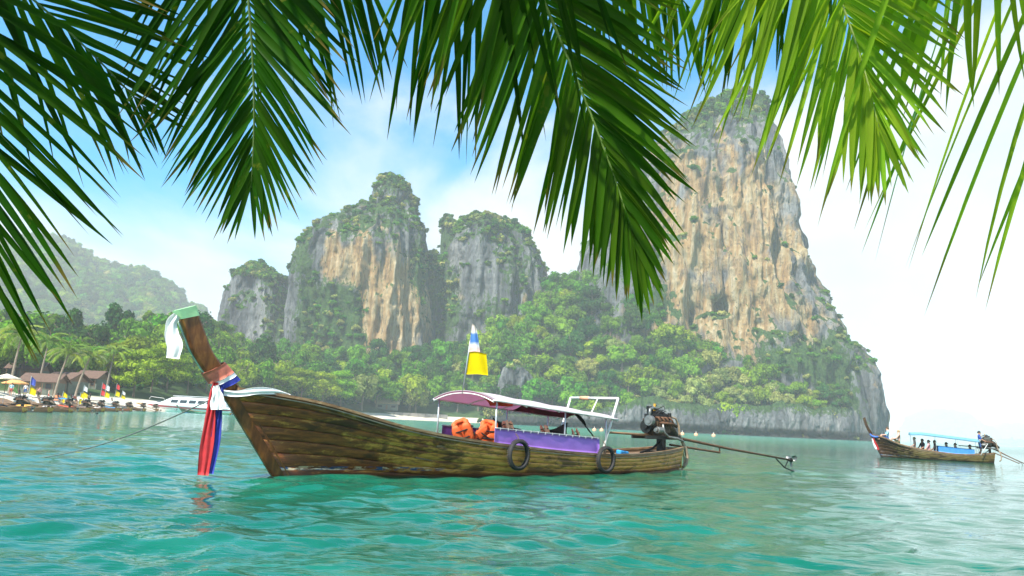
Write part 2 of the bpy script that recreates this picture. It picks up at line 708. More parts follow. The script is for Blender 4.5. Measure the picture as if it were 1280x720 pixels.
def wood_mat(name, a, b, c, rough=0.45, sc_=(1.5, 14, 14)):
    mt, nt, out = node_mat(name)
    g = NT(nt)
    o = g.obj()
    gr = g.noise(g.mapping(o, sc_), 1.0, 6, 0.65, 0.7)
    bl = g.noise(o, 2.5, 4)
    col = g.ramp(gr, [(0.3, a), (0.52, b), (0.72, c)])
    col = g.mix(g.math('MULTIPLY', g.step(bl, 0.5, 0.7), 0.55), col, a)
    g.principled(out, col, rough, 0.5, 0.0, g.bump(gr, 0.4, 0.01))
    MATS[name] = mt
    return mt


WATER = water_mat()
ROCK = rock_mat()
GROUND = ground_mat()
HULL = hull_mat('weathered_hull', (1.18, 1.0, 0.9))
HULL_FAR = hull_mat('olive_hull', (0.26, 0.34, 0.46))
POST = wood_mat('varnished_post', (0.06, 0.017, 0.005), (0.20, 0.062, 0.014), (0.36, 0.14, 0.03), 0.35, (9, 9, 1.6))
RAILW = wood_mat('rail_wood', (0.10, 0.05, 0.022), (0.26, 0.15, 0.07), (0.46, 0.34, 0.2), 0.5)
DECK = wood_mat('deck_wood', (0.09, 0.05, 0.025), (0.2, 0.12, 0.06), (0.3, 0.2, 0.11), 0.6)
BARK = simple('bark', (0.16, 0.12, 0.085), 0.9, var=0.4, scale=3, bump=0.4)
# ======================================================================== THE SEA
def build_sea():
    rr = [0.4]
    while rr[-1] < 5600:
        k = 0.05 if rr[-1] < 2.5 else (0.0068 if rr[-1] < 45 else min(0.0068 + 0.0003 * (rr[-1] - 45), 0.03))
        rr.append(rr[-1] * (1 + k))
    rr = np.array(rr)
    a = np.concatenate([np.linspace(-PI, R(-52), 40, endpoint=False), np.linspace(R(-52), R(52), 560), np.linspace(R(52), PI, 40)[1:]])
    RR, A = np.meshgrid(rr, a, indexing='ij')
    X, Y = RR * np.sin(A), RR * np.cos(A)
    Z = np.zeros_like(X)
    g = np.random.default_rng(5)
    cell = np.gradient(rr)[:, None] + 0 * RR
    gust = np.clip(1.0 + 0.55 * fbm(X * 0.10 + 7.3, Y * 0.16 + 2.1, 0, 3, 3), 0.5, 1.6) * (0.75 + 0.45 * np.exp(-RR / 9.0))
    for k in range(64):
        lam = 0.17 * (12.0 ** (g.random()))
        th = R(-75) + g.normal() * 0.62               # crests lie mostly across the view
        ph = g.random() * 2 * PI
        kx, ky = math.cos(th) * 2 * PI / lam, math.sin(th) * 2 * PI / lam
        amp = 0.0046 * lam ** 0.85 * (0.6 + 0.8 * g.random())
        fade = np.clip((lam / cell - 3.0) / 4.0, 0, 1)
        s = np.sin(kx * X + ky * Y + ph + 0.9 * vnoise(X / lam / 5, Y / lam / 5, k * 1.0, 9))
        Z += amp * fade * gust * (s + 0.25 * s * s)
    V = np.stack([X, Y, Z], -1).reshape(-1, 3)
    F = gridfaces(len(rr), len(a))
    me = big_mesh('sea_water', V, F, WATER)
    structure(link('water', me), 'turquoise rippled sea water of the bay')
    # sea bed disc that closes the view from below
    n = 64
    m_ = MB()
    m_.add([(0, 0, -4)] + [(5700 * math.cos(2 * PI * k / n), 5700 * math.sin(2 * PI * k / n), -4) for k in range(n)],
           [(0, k + 1, (k + 1) % n + 1) for k in range(n)])
    structure(m_.build('sea_bed', simple('sea_sand', (0.3, 0.3, 0.22))), 'sandy sea bed under the bay')


build_sea()


# ======================================================================== SHORE TERRAIN
def col_a(px, py):
    d = ray(px, py)
    return d[0] / d[1]


SHORE = [(-700, 470, 60), (-300, 485, 58), (0, 505, 78), (100, 508, 112), (190, 512, 150), (290, 515, 215), (400, 519, 300), (500, 523, 352), (560, 526, 370),
         (620, 530, 384), (740, 535, 392), (850, 539, 398), (1000, 546, 402), (1060, 548, 414), (1086, 549, 440), (1096, 549, 520), (1106, 550, 620), (1120, 551, 900), (1400, 560, 1500)]
CREST = [(-700, 400, 300), (-300, 405, 300), (0, 425, 290), (70, 430, 290), (130, 432, 290), (200, 408, 330), (270, 402, 380), (300, 440, 420), (360, 444, 430), (450, 447, 440), (500, 442, 440),
         (540, 437, 445), (600, 422, 450), (640, 408, 455), (690, 362, 470), (740, 352, 462), (790, 382, 436), (840, 412, 424), (900, 444, 424), (950, 455, 424),
         (1000, 455, 428), (1040, 480, 432), (1085, 540, 462), (1120, 551, 950), (1400, 560, 1600)]
WALL = [(-700, 0), (610, 0), (640, 5), (740, 7), (850, 11), (950, 13), (1020, 12), (1070, 16), (1090, 10), (1110, 0), (1400, 0)]
sh_a = np.array([col_a(p, q) for p, q, _ in SHORE]); sh_y = np.array([y for *_, y in SHORE], float)
cr_a = np.array([col_a(p, q) for p, q, _ in CREST]); cr_y = np.array([y for *_, y in CREST], float)
cr_z = np.array([max(atY(p, q, y)[2] - 6.0, 1.0) for p, q, y in CREST])
wl_a = np.array([col_a(p, 530) for p, _ in WALL]); wl_h = np.array([h for _, h in WALL], float)


def ground_z(x, y):
    x, y = np.asarray(x, float), np.asarray(y, float)
    a = x / y
    y0 = np.interp(a, sh_a, sh_y)
    y1 = np.maximum(np.interp(a, cr_a, cr_y), y0 + 20)
    z1 = np.interp(a, cr_a, cr_z)
    w = np.interp(a, wl_a, wl_h)
    d = y - y0 + 2.5 * fbm(x * 0.03, y * 0.03, 0, 4, 2)
    t = np.clip(d / (y1 - y0), 0, 1)
    beach = np.clip(d * 0.075, -3.2, 1.9)
    flat = np.interp(a, sh_a, np.where(sh_y < 372, 0.16, 0.0))         # level strip behind the beach
    tt = np.clip((t - flat) / (1 - flat), 0, 1)
    z = beach + w * sstep(-1.0, 4.0, d) + np.maximum(z1 - 1.9 - w, 0) * (0.35 * tt + 0.65 * tt * tt * (3 - 2 * tt))
    z += np.clip(t * 4, 0, 1) * 1.2 * fbm(x * 0.05, y * 0.05, 0, 8, 3)
    far = np.clip((y - y1) / 160, 0, 1)
    z = z * (1 - 0.6 * sstep(0, 1, far))
    return np.where(w > 40, z, z)


def build_terrain():
    A = np.linspace(-1.15, col_a(1098, 549), 420)
    T = np.concatenate([np.linspace(-0.35, 0, 16, endpoint=False), np.linspace(0, 0.14, 26, endpoint=False), np.linspace(0.14, 1, 60, endpoint=False), np.linspace(1, 2.2, 14)])
    AA, TT = np.meshgrid(A, T, indexing='ij')
    y0 = np.interp(AA, sh_a, sh_y)
    y1 = np.maximum(np.interp(AA, cr_a, cr_y), y0 + 20)
    Y = y0 + TT * (y1 - y0)
    X = AA * Y
    Z = ground_z(X, Y)
    V = np.stack([X, Y, Z], -1).reshape(-1, 3)
    me = big_mesh('terrain', V, gridfaces(len(A), len(T)), GROUND)
    structure(link('shore', me), 'white sand beach and wooded ground rising to the cliffs')
    # the sand behind the camera where the overhanging palms stand
    xs = np.linspace(-14, 14, 40)
    ys = np.linspace(-1.2, -30, 30)
    XX, YY = np.meshgrid(xs, ys, indexing='ij')
    ZZ = -0.35 + 0.115 * np.clip(-YY - 1.2, 0, 14) + 0.06 * fbm(XX * 0.5, YY * 0.5, 0, 2, 3)
    me = big_mesh('near_beach', np.stack([XX, YY, ZZ], -1).reshape(-1, 3), gridfaces(40, 30), GROUND)
    structure(link('beach', me), 'sand beach under the overhanging palms')


build_terrain()


def build_seawall_rock():
    """undercut limestone foot that stands in the water below the wooded slope"""
    a = np.linspace(col_a(612, 530), col_a(1100, 548), 520)
    v = np.linspace(0, 1, 44)
    AA, VV = np.meshgrid(a, v, indexing='ij')
    y0 = np.interp(AA, sh_a, sh_y)
    h = np.interp(AA, wl_a, wl_h) + 3.5
    Z = -1.5 + VV * (h + 1.5)
    X = AA * y0
    big = fbm(X * 0.05, Z * 0.02, 0, 21, 4)
    fl = fbm(X * 0.22, Z * 0.05, 1, 22, 4)
    fine = fbm(X * 0.7, Z * 0.4, 2, 23, 3)
    notch = np.exp(-((Z - 1.2) / 1.1) ** 2)
    Y = y0 - 8.0 - 4.0 * big - 2.2 * fl - 0.8 * fine + 2.6 * notch + VV ** 3 * 7
    Z = Z + VV * 4.0 * fbm(X * 0.04, 0, 0, 31, 3)
    V = np.stack([AA * Y, Y, Z], -1).reshape(-1, 3)
    me = big_mesh('sea_cliff', V, gridfaces(len(a), len(v)), ROCK)
    veg = sstep(0.35, 1.0, VV) * 0.7 + 0.25 * big
    och = 0.16 + 0.35 * fbm(X * 0.03, Z * 0.03, 5, 40, 3)
    fattr(me, 'veg', veg)
    fattr(me, 'ochre', och)
    structure(link('sea_cliff', me), 'low grey limestone foot with a dark tide line under the wooded slope')


build_seawall_rock()

VEG_POINTS = []          # (position, size, kind) of shrubs growing on rock and on the far hill


def blobs(px, py, lst):
    s = np.zeros_like(px)
    for cx, cy_, rx, ry, w in lst:
        s = s + w * np.exp(-(((px - cx) / rx) ** 2 + ((py - cy_) / ry) ** 2))
    return s


def build_cliff(name, label, left, right, Yc, depth, seed, amp, fq=1.0, nz=210, na=300, veg0=0.0, och0=0.0, vegb=(), ochb=(), dents=(),
                nveg=350, vsize=(1.6, 4.0), zmin=-2.0, mat=None):
    Lw = np.array([atY(x, y, Yc) for x, y in left])
    Rw = np.array([atY(x, y, Yc) for x, y in right])
    Lw, Rw = Lw[np.argsort(Lw[:, 2])], Rw[np.argsort(Rw[:, 2])]
    ztop = min(Lw[-1, 2], Rw[-1, 2])
    s = np.linspace(0, 1, nz)
    z = zmin + (ztop - zmin) * (1 - (1 - s) ** 1.15)
    xl, xr = np.interp(z, Lw[:, 2], Lw[:, 0]), np.interp(z, Rw[:, 2], Rw[:, 0])
    hw = np.maximum((xr - xl) / 2, 0.5)
    cx = (xl + xr) / 2
    th = np.concatenate([np.linspace(-PI, 0, int(na * 0.74), endpoint=False), np.linspace(0, PI, na - int(na * 0.74), endpoint=False)])
    TH, Zg = np.meshgrid(th, z, indexing='xy')
    HW, CX = hw[:, None], cx[:, None]
    e = 0.72
    cs, sn = np.cos(TH), np.sin(TH)
    ux = np.sign(cs) * np.abs(cs) ** e
    uy = np.sign(sn) * np.abs(sn) ** e
    dep = depth * (hw / hw.max()) ** 0.55
    X = CX + HW * ux
    Y = Yc + dep[:, None] * uy
    S = seed * 13.7
    big = fbm(X * 0.018 * fq + S, Y * 0.018 * fq, Zg * 0.009 * fq, seed, 4)
    med = 1 - np.abs(fbm(X * 0.055 * fq + S, Y * 0.055 * fq, Zg * 0.014 * fq, seed + 3, 4)) * 1.7
    fl = fbm(X * 0.20 + S, Y * 0.20, Zg * 0.035, seed + 5, 4)
    led = fbm(X * 0.03, Y * 0.03, Zg * 0.13 + S, seed + 7, 3)
    soft = np.clip(HW / 14.0, 0.25, 1)
    D = amp * soft * (0.8 * big + 0.5 * (med - 0.4) + 0.34 * fl + 0.10 * led)
    nx, ny = cs, sn
    X2 = X + nx * D * 0.8
    Y2 = Y + ny * D * 1.25
    Z2 = Zg + 0.25 * amp * fbm(X * 0.04, Y * 0.04, Zg * 0.04, seed + 9, 3) * sstep(0, 0.1, (Zg - zmin) / (ztop - zmin))
    P = np.stack([X2, Y2, Z2], -1)
    px, py = proj(P.reshape(-1, 3))
    px, py = px.reshape(X.shape), py.reshape(X.shape)
    front = sn < 0.1
    for dx, dy, rx, ry, dd in dents:                       # caves and hollows, pushed into the rock
        w = np.exp(-(((px - dx) / rx) ** 2 + ((py - dy) / ry) ** 2) ** 2) * front
        P[..., 1] += dd * w
    V = np.concatenate([P.reshape(-1, 3), [[cx[-1], Yc, ztop + 1.0]]])
    F = gridfaces(nz, na, True)
    # slope for vegetation: how far the surface leans back
    gz = np.gradient(P, axis=0)
    gt = np.gradient(P, axis=1)
    n = np.cross(gt, gz)
    n /= np.maximum(np.linalg.norm(n, axis=2, keepdims=True), 1e-9)
    up = n[..., 2]
    hrel = (Zg - zmin) / (ztop - zmin)
    veg = veg0 + 0.8 * sstep(0.22, 0.7, up) + 0.55 * sstep(0.86, 1.0, hrel) + blobs(px, py, vegb) + 0.22 * fbm(X * 0.03, Y * 0.03, Zg * 0.03, seed + 11, 3)
    och = och0 + blobs(px, py, ochb) + 0.12 * fbm(X * 0.02, Y * 0.02, Zg * 0.02, seed + 15, 3)
    me = big_mesh(name, V, F, mat or ROCK)
    fattr(me, 'veg', np.append(veg.ravel(), 1.0))
    fattr(me, 'ochre', np.append(och.ravel(), 0.0))
    bm_ = F.shape[0]
    o = structure(link(name, me), label)
    # shrubs rooted on ledges, crests and creeper patches
    area = np.linalg.norm(np.cross(gt, gz), axis=2)
    w = np.clip(veg - 0.33, 0, 1) ** 1.3 * area * (sn < 0.35) * (hrel > 0.02)
    w = w.ravel() / w.sum()
    g = np.random.default_rng(seed + 100)
    for i in g.choice(w.size, nveg, p=w):
        q = P.reshape(-1, 3)[i]
        nn = n.reshape(-1, 3)[i]
        sz = g.uniform(*vsize) * (1.0 + 0.5 * (hrel.ravel()[i] > 0.9))
        VEG_POINTS.append((q + nn * sz * 0.1 - np.array([0, 0, sz * 0.35]), sz, 'shrub'))
    return o


build_cliff('tall_limestone_cliff', 'towering dome-topped limestone cliff with orange stained face beside open water',
            [(640, 549), (690, 420), (722, 345), (735, 302), (760, 268), (800, 212), (845, 162), (880, 137), (908, 125)],
            [(925, 125), (946, 135), (968, 180), (977, 230), (986, 272), (996, 322), (1011, 362), (1026, 397), (1046, 432), (1068, 460), (1076, 478), (1082, 520), (1082, 549)],
            480, 66, 3, 9.0, nz=250, na=380, veg0=0.06, och0=0.38,
            vegb=[(760, 330, 40, 60, 0.35), (1045, 480, 32, 60, 0.75), (930, 140, 60, 22, 0.35), (880, 160, 30, 20, 0.3), (1000, 440, 40, 25, 0.4), (990, 455, 60, 18, 0.5),
                  (870, 400, 26, 24, 0.25), (820, 380, 30, 24, 0.7), (960, 420, 14, 30, 0.2), (926, 260, 9, 50, 0.22), (1068, 520, 14, 30, 0.35)],
            ochb=[(850, 300, 40, 80, 0.3), (900, 400, 60, 40, 0.42), (960, 330, 40, 90, 0.30), (910, 220, 50, 60, 0.22), (1070, 500, 25, 60, -0.35), (745, 320, 25, 60, -0.3)],
            dents=[(903, 383, 9, 11, 14), (815, 318, 12, 8, 9), (945, 395, 8, 20, 6), (868, 395, 8, 14, 6)], nveg=520, vsize=(1.5, 3.4))
build_cliff('central_limestone_cliff', 'peaked limestone cliff with a pale orange wall and green creepers',
            [(355, 549), (360, 450), (366, 390), (369, 350), (377, 318), (400, 292), (440, 268), (462, 258), (470, 240), (482, 228), (488, 224)],
            [(492, 223), (508, 232), (520, 250), (530, 285), (535, 330), (540, 380), (546, 440), (550, 549)],
            500, 52, 5, 7.5, veg0=0.24, och0=0.10,
            vegb=[(425, 400, 30, 50, 1.0), (395, 420, 30, 40, 0.7), (380, 350, 22, 50, 0.35), (500, 255, 32, 30, 0.35), (525, 340, 14, 60, 0.4), (492, 410, 38, 42, -0.4), (425, 330, 24, 24, -0.35), (450, 300, 10, 30, -0.2)],
            ochb=[(490, 395, 40, 75, 1.3), (425, 335, 26, 24, 0.65), (455, 300, 12, 50, 0.6), (415, 300, 10, 16, 0.5), (400, 405, 6, 26, 0.5), (384, 425, 6, 14, 0.5)],
            nveg=620, vsize=(1.5, 3.2))
build_cliff('twin_topped_limestone_cliff', 'broad grey limestone cliff overgrown with shrubs behind the wooded saddle',
            [(548, 549), (552, 420), (556, 350), (566, 315), (578, 292), (590, 282), (598, 278)],
            [(606, 279), (622, 287), (642, 290), (660, 302), (674, 322), (681, 350), (686, 400), (692, 549)],
            530, 48, 9, 8.0, veg0=0.27, och0=0.02,
            vegb=[(610, 290, 40, 14, 0.3), (650, 340, 26, 30, 0.3), (560, 370, 16, 60, 0.4), (620, 390, 30, 20, 0.25)],
            ochb=[(575, 360, 8, 24, 0.5), (595, 350, 10, 16, 0.5), (657, 385, 5, 22, 0.9), (620, 320, 8, 14, 0.4), (580, 390, 25, 25, 0.25)],
            nveg=560, vsize=(1.5, 3.4))
build_cliff('limestone_pinnacle', 'narrow shrub-topped limestone pinnacle between the two grey cliffs',
            [(548, 549), (550, 400), (551, 330), (552, 300), (553, 284), (559, 274)], [(565, 273), (571, 280), (574, 292), (576, 330), (578, 400), (580, 549)],
            545, 20, 12, 3.0, nz=120, na=140, veg0=0.42, nveg=90, vsize=(1.4, 2.6))
build_cliff('wooded_saddle', 'steep creeper-covered green saddle between the peaked cliff and the grey cliff',
            [(505, 549), (516, 460), (524, 400), (532, 350), (540, 325)], [(550, 322), (560, 345), (570, 400), (580, 460), (588, 549)],
            512, 26, 33, 5.0, nz=90, na=120, veg0=0.7, nveg=330, vsize=(2.0, 4.2))
build_cliff('small_limestone_cliff', 'small pale streaked limestone cliff behind beach trees with bushy right shoulder',
            [(276, 549), (280, 440), (283, 400), (288, 375), (298, 350), (312, 337), (322, 333)],
            [(333, 333), (345, 345), (356, 352), (362, 366), (368, 390), (378, 440), (384, 549)],
            520, 36, 15, 5.5, nz=150, na=220, veg0=0.02, och0=0.12,
            vegb=[(350, 390, 20, 50, 0.6), (330, 345, 30, 14, 0.4), (282, 400, 6, 40, 0.4)], ochb=[(312, 400, 14, 40, 0.2)], nveg=260, vsize=(1.5, 3.2))
build_cliff('rock_outcrop', 'bare grey limestone outcrop rising from trees behind the purple longtail boat',
            [(612, 549), (620, 520), (623, 495), (625, 470), (628, 458), (636, 452)], [(641, 451), (656, 460), (672, 478), (686, 496), (694, 515), (700, 549)],
            402, 11, 19, 6.5, fq=3.2, nz=90, na=150, veg0=-0.35, och0=0.02, nveg=20, vsize=(1.0, 1.8))
for k, (l_, r_, Y_, dp, sd) in enumerate([
        ([(1118, 556), (1126, 545), (1134, 532), (1138, 522), (1150, 516), (1160, 512)], [(1172, 511), (1190, 514), (1205, 519), (1214, 532), (1228, 536), (1238, 546), (1246, 558)], 4700, 240, 25),
        ([(1236, 558), (1242, 544), (1248, 533), (1262, 529)], [(1275, 528), (1292, 531), (1305, 545), (1330, 562)], 4900, 200, 27),
        ([(1248, 558), (1254, 549)], [(1300, 546), (1340, 563)], 3600, 110, 29)]):
    build_cliff('island', ['long flat-topped island fading into haze behind the loaded boat', 'rounded island fading into haze beside the open sea',
                           'low wooded islet in front of the hazy islands'][k], l_, r_, Y_, dp, sd, 34, fq=0.5, nz=60, na=110, veg0=0.45, nveg=4, vsize=(4, 6))

# ------------------------------------------------------------------ the wooded hill at the far left
HY = 1200.0
HILL_SIL = [(-500, 420), (-260, 360), (-120, 318), (-40, 306), (0, 303), (30, 298), (62, 296), (85, 301), (105, 313), (128, 326), (150, 333), (172, 336), (192, 344), (212, 356), (235, 374), (256, 392), (275, 410), (300, 440), (330, 500)]
hx = np.array([atY(p, q, HY)[0] for p, q in HILL_SIL]); hz = np.array([atY(p, q, HY)[2] - 11 for p, q in HILL_SIL])


def hill_z(x, y):
    x, y = np.asarray(x, float), np.asarray(y, float)
    xs = x / y * HY
    zr = np.interp(xs, hx, hz)
    t = np.clip((y - 660) / 540, 0, 1)
    b = np.clip((y - HY) / 250, 0, 1)
    z = zr * (0.3 * t + 0.7 * sstep(0, 1, t)) * (1 - 0.5 * b)
    gully = np.abs(fbm(x * 0.006 + y * 0.002, y * 0.0025, 0, 71, 3))
    return z * (1 - 0.22 * gully * (1 - sstep(0.75, 1.0, t))) + 6 * fbm(x * 0.02, y * 0.02, 0, 73, 3) * t


xs = np.linspace(hx[0], hx[-1], 150)
ys = np.linspace(650, 1600, 90)
XX, YY = np.meshgrid(xs, ys, indexing='ij')
XX = XX * YY / HY
me = big_mesh('hill', np.stack([XX, YY, hill_z(XX, YY) - 1.0], -1).reshape(-1, 3), gridfaces(150, 90), GROUND)
structure(link('hill', me), 'hazy rounded hill covered in jungle behind the palm beach')
# ======================================================================== TREES
LEAF_A = leaf_mat('jungle_leaves', (0.030, 0.095, 0.006), (0.130, 0.29, 0.018), 0.24)
LEAF_B = leaf_mat('bright_leaves', (0.090, 0.18, 0.008), (0.26, 0.40, 0.024), 0.28)
LEAF_C = leaf_mat('pale_dry_leaves', (0.16, 0.19, 0.035), (0.38, 0.40, 0.12), 0.25)
LEAF_D = leaf_mat('dark_leaves', (0.012, 0.050, 0.010), (0.050, 0.140, 0.022), 0.22)


def crown_mesh(name, mat, seed, lobes=11, leaves=120, size=0.13, flat=0.75, tiers=0, core=0.8):
    """unit crown (radius about 1, base at z = 0): leaf sprays over many uneven lobes"""
    g = np.random.default_rng(seed)
    C, Rr = [], []
    for k in range(lobes):
        if tiers:
            t = k % tiers
            r0 = (1.0 - 0.28 * t) * math.sqrt(g.random())
            an = g.random() * 2 * PI
            C.append((r0 * math.cos(an), r0 * math.sin(an), 0.25 + 0.42 * t + 0.08 * g.normal()))
            Rr.append((g.uniform(0.3, 0.46), 0.40))
        else:
            an = g.random() * 2 * PI
            r0 = 0.68 * math.sqrt(g.random())
            zz = flat * (0.30 + 1.05 * g.random() * (1 - 0.5 * r0))
            C.append((r0 * math.cos(an), r0 * math.sin(an), zz))
            Rr.append((g.uniform(0.27, 0.5), g.uniform(0.7, 0.95)))
    V, F = [], []
    for (c, (rad, sq)) in zip(C, Rr):
        n = g.normal(size=(leaves, 3))
        n[:, 2] += 0.30
        n /= np.linalg.norm(n, axis=1, keepdims=True)
        lump = 1 + 0.34 * vnoise(n[:, 0] * 2.2 + seed, n[:, 1] * 2.2, n[:, 2] * 2.2, seed)
        P = np.array(c) + n * rad * np.array([1, 1, sq]) * (lump * g.uniform(0.78, 1.1, leaves))[:, None]
        for p, d in zip(P, n):
            nn = d + g.normal(size=3) * 0.28 + np.array([0, 0, 0.12])
            nn /= np.linalg.norm(nn)
            a = np.cross(nn, g.normal(size=3))
            a /= np.linalg.norm(a)
            b = np.cross(nn, a)
            s = size * g.uniform(0.55, 1.25)
            o = len(V)
            V += [p + a * s, p + b * s * 0.55 + nn * s * 0.12, p - a * s * 0.9 - nn * s * 0.25, p - b * s * 0.6]
            F.append((o, o + 1, o + 2, o + 3))
        if core:                                  # dense twiggy inside of the lobe
            o = len(V)
            for i in range(4):
                for j in range(7):
                    ph, th = PI * (i + 0.5) / 4, 2 * PI * j / 7
                    V.append(np.array(c) + core * rad * np.array([math.sin(ph) * math.cos(th), math.sin(ph) * math.sin(th), sq * math.cos(ph)]) * g.uniform(0.8, 1.05))
            for i in range(3):
                for j in range(7):
                    F.append((o + i * 7 + j, o + i * 7 + (j + 1) % 7, o + (i + 1) * 7 + (j + 1) % 7, o + (i + 1) * 7 + j))
    return big_mesh(name, V, F, mat, False)


def trunk_mesh(seed, h=1.2, r=0.07, spread=0.6, top=0.7):
    g = np.random.default_rng(seed)
    b = MB()
    lean = g.normal(size=2) * 0.05
    P = [(lean[0] * t, lean[1] * t, -0.15 + t * (h + 0.15)) for t in np.linspace(0, 1, 6)]
    b.tube(P, [r * 1.5, r, r * 0.85, r * 0.75, r * 0.65, r * 0.5], 7)
    for k in range(5):
        an = 2 * PI * k / 5 + g.random()
        z0 = h * g.uniform(0.55, 0.95)
        e = (math.cos(an) * spread, math.sin(an) * spread, h + top * g.uniform(0.2, 0.8))
        mid = (e[0] * 0.45, e[1] * 0.45, z0 + (e[2] - z0) * 0.6)
        b.tube([(0, 0, z0), mid, e], [r * 0.55, r * 0.38, r * 0.15], 5)
    return b.mesh('trunk', BARK, True)


# prototypes: (crown mesh, crown height above base) by kind; fine ones for the near beach, coarser for the slope
PROTO = {}
for kind, mat, fl, ti in (('green', LEAF_A, 1.1, 0), ('bright', LEAF_B, 0.95, 0), ('pale', LEAF_C, 0.85, 0), ('dark', LEAF_D, 1.15, 0)):
    PROTO[kind] = [crown_mesh('crown_' + kind, mat, 50 + i + 10 * len(PROTO), 12 + i * 2, 150, 0.10, fl, ti) for i in range(3)]
PROTO['tiered'] = [crown_mesh('crown_tiered', LEAF_B, 95 + i, 26, 130, 0.06, 0.8, 3, 0.55) for i in range(3)]
TRUNKS = [trunk_mesh(200 + i) for i in range(4)]
TIER_TR = [trunk_mesh(220 + i, 1.0, 0.05, 0.7, 0.5) for i in range(2)]
SHRUBS = [crown_mesh('shrub_crown', mt_, 120 + i, 6, 60, 0.2, 0.8) for i, mt_ in enumerate((LEAF_A, LEAF_D, LEAF_A, LEAF_C))]

tree_count = {}


def make_tree(x, y, z, s, kind, label, group, lift=0.55, hs=1.0):
    e = thing('tree' if kind != 'shrub' else 'bush', label, 'tree', (x, y, z), random.random() * 6.28, group)
    e.scale = (s * random.uniform(0.9, 1.12), s * random.uniform(0.9, 1.12), s * hs)
    t = link('trunk', random.choice(TIER_TR if kind == 'tiered' else TRUNKS), e)
    c = link('crown', random.choice(PROTO[kind]), e)
    c.location = (0, 0, lift)
    return e


cand = []                  # every tree on the slope and the beach: (apparent size, x, y, z, s, kind, zone)
g = np.random.default_rng(77)


def kind_of(px, py):
    u = g.random()
    if 830 < px < 1030 and py > 440:
        return 'pale' if u < 0.30 else ('bright' if u < 0.78 else 'green')
    if px > 1000:
        return 'dark' if u < 0.6 else 'green'
    if 390 < px < 610:
        return 'green' if u < 0.5 else ('dark' if u < 0.8 else ('bright' if u < 0.93 else 'pale'))
    if px > 740 and py < 420:
        return 'dark' if u < 0.45 else 'green'
    return 'green' if u < 0.52 else ('bright' if u < 0.86 else ('dark' if u < 0.96 else 'pale'))


def scatter(a0, a1, t0, t1, n, smin, smax, zone, mind=0.62, kinds=None):
    got = []
    tries = 0
    while len(got) < n and tries < n * 40:
        tries += 1
        a = g.uniform(a0, a1)
        y0 = np.interp(a, sh_a, sh_y)
        y1 = max(np.interp(a, cr_a, cr_y), y0 + 20)
        t = g.uniform(t0, t1)
        y = y0 + t * (y1 - y0)
        x = a * y
        s = g.uniform(smin, smax) * (0.8 + 0.4 * g.random())
        if any((x - q[0]) ** 2 + (y - q[1]) ** 2 < (mind * (s + q[2])) ** 2 for q in got):
            continue
        z = float(ground_z(x, y))
        got.append((x, y, s))
        px, py = proj(np.array([x, y, z + s]))
        cand.append((s / y, x, y, z, s, kinds or kind_of(px, py), zone))


A_ = lambda px: col_a(px, 500)
scatter(A_(612), A_(850), 0.04, 1.02, 230, 5.0, 8.8, 'slope', 0.5)
scatter(A_(800), A_(1050), 0.06, 1.06, 250, 3.6, 6.8, 'point', 0.46)
scatter(A_(285), A_(625), 0.30, 1.05, 220, 4.5, 7.6, 'valley', 0.46)
scatter(A_(-60), A_(300), 0.40, 1.05, 190, 4.0, 7.0, 'palmgrove', 0.5)
scatter(A_(-420), A_(-60), 0.34, 1.05, 60, 4.0, 6.5, 'palmgrove')
# the front row of spreading beach trees
for px, Y, s, k in [(120, 186, 4.6, 'tiered'), (142, 190, 5.4, 'tiered'), (165, 188, 5.2, 'tiered'), (186, 202, 5.0, 'tiered'), (205, 214, 5.8, 'tiered'), (232, 226, 5.6, 'tiered'), (255, 246, 5.8, 'tiered'),
                    (280, 256, 5.2, 'tiered'), (300, 288, 6.0, 'bright'), (320, 300, 6.2, 'green'), (345, 312, 6.6, 'tiered'), (375, 322, 7.4, 'tiered'), (402, 334, 7.0, 'tiered'), (425, 344, 7.6, 'tiered'),
                    (452, 352, 7.4, 'pale'), (470, 364, 7.0, 'tiered'), (492, 372, 6.6, 'green'), (512, 378, 8.2, 'bright'), (520, 376, 7.0, 'pale'), (548, 390, 6.4, 'green'), (572, 393, 6.4, 'bright'), (598, 398, 6.0, 'green'),
                    (20, 156, 4.2, 'bright'), (58, 172, 4.0, 'green'), (88, 178, 4.4, 'green'), (-20, 150, 4.2, 'bright'), (-55, 150, 4.4, 'green')]:
    P = atY(px, 510, Y)
    z = float(ground_z(P[0], Y))
    cand.append((s / Y * 1.3, P[0], Y, z, s, k, 'beachrow'))
cand.sort(key=lambda q: -q[0])
LOOK = {'green': 'round green', 'bright': 'bright yellow-green', 'pale': 'pale straw-coloured', 'dark': 'dark green', 'tiered': 'tiered spreading light green'}
WHERE = {'slope': 'jungle tree on the steep slope left of the tall orange cliff', 'point': 'tree on the rocky point below the tall orange cliff',
         'valley': 'forest tree in the hollow below the central cliffs', 'palmgrove': 'tree behind the coconut palms below the hazy hill',
         'beachrow': 'tree standing along the sand at the edge of the beach'}
rest = []
QUOTA = {'slope': 105, 'point': 65, 'valley': 65, 'palmgrove': 45, 'beachrow': 99}
SIZE = lambda s: 'small' if s < 4.9 else ('medium-sized' if s < 6.4 else 'large')
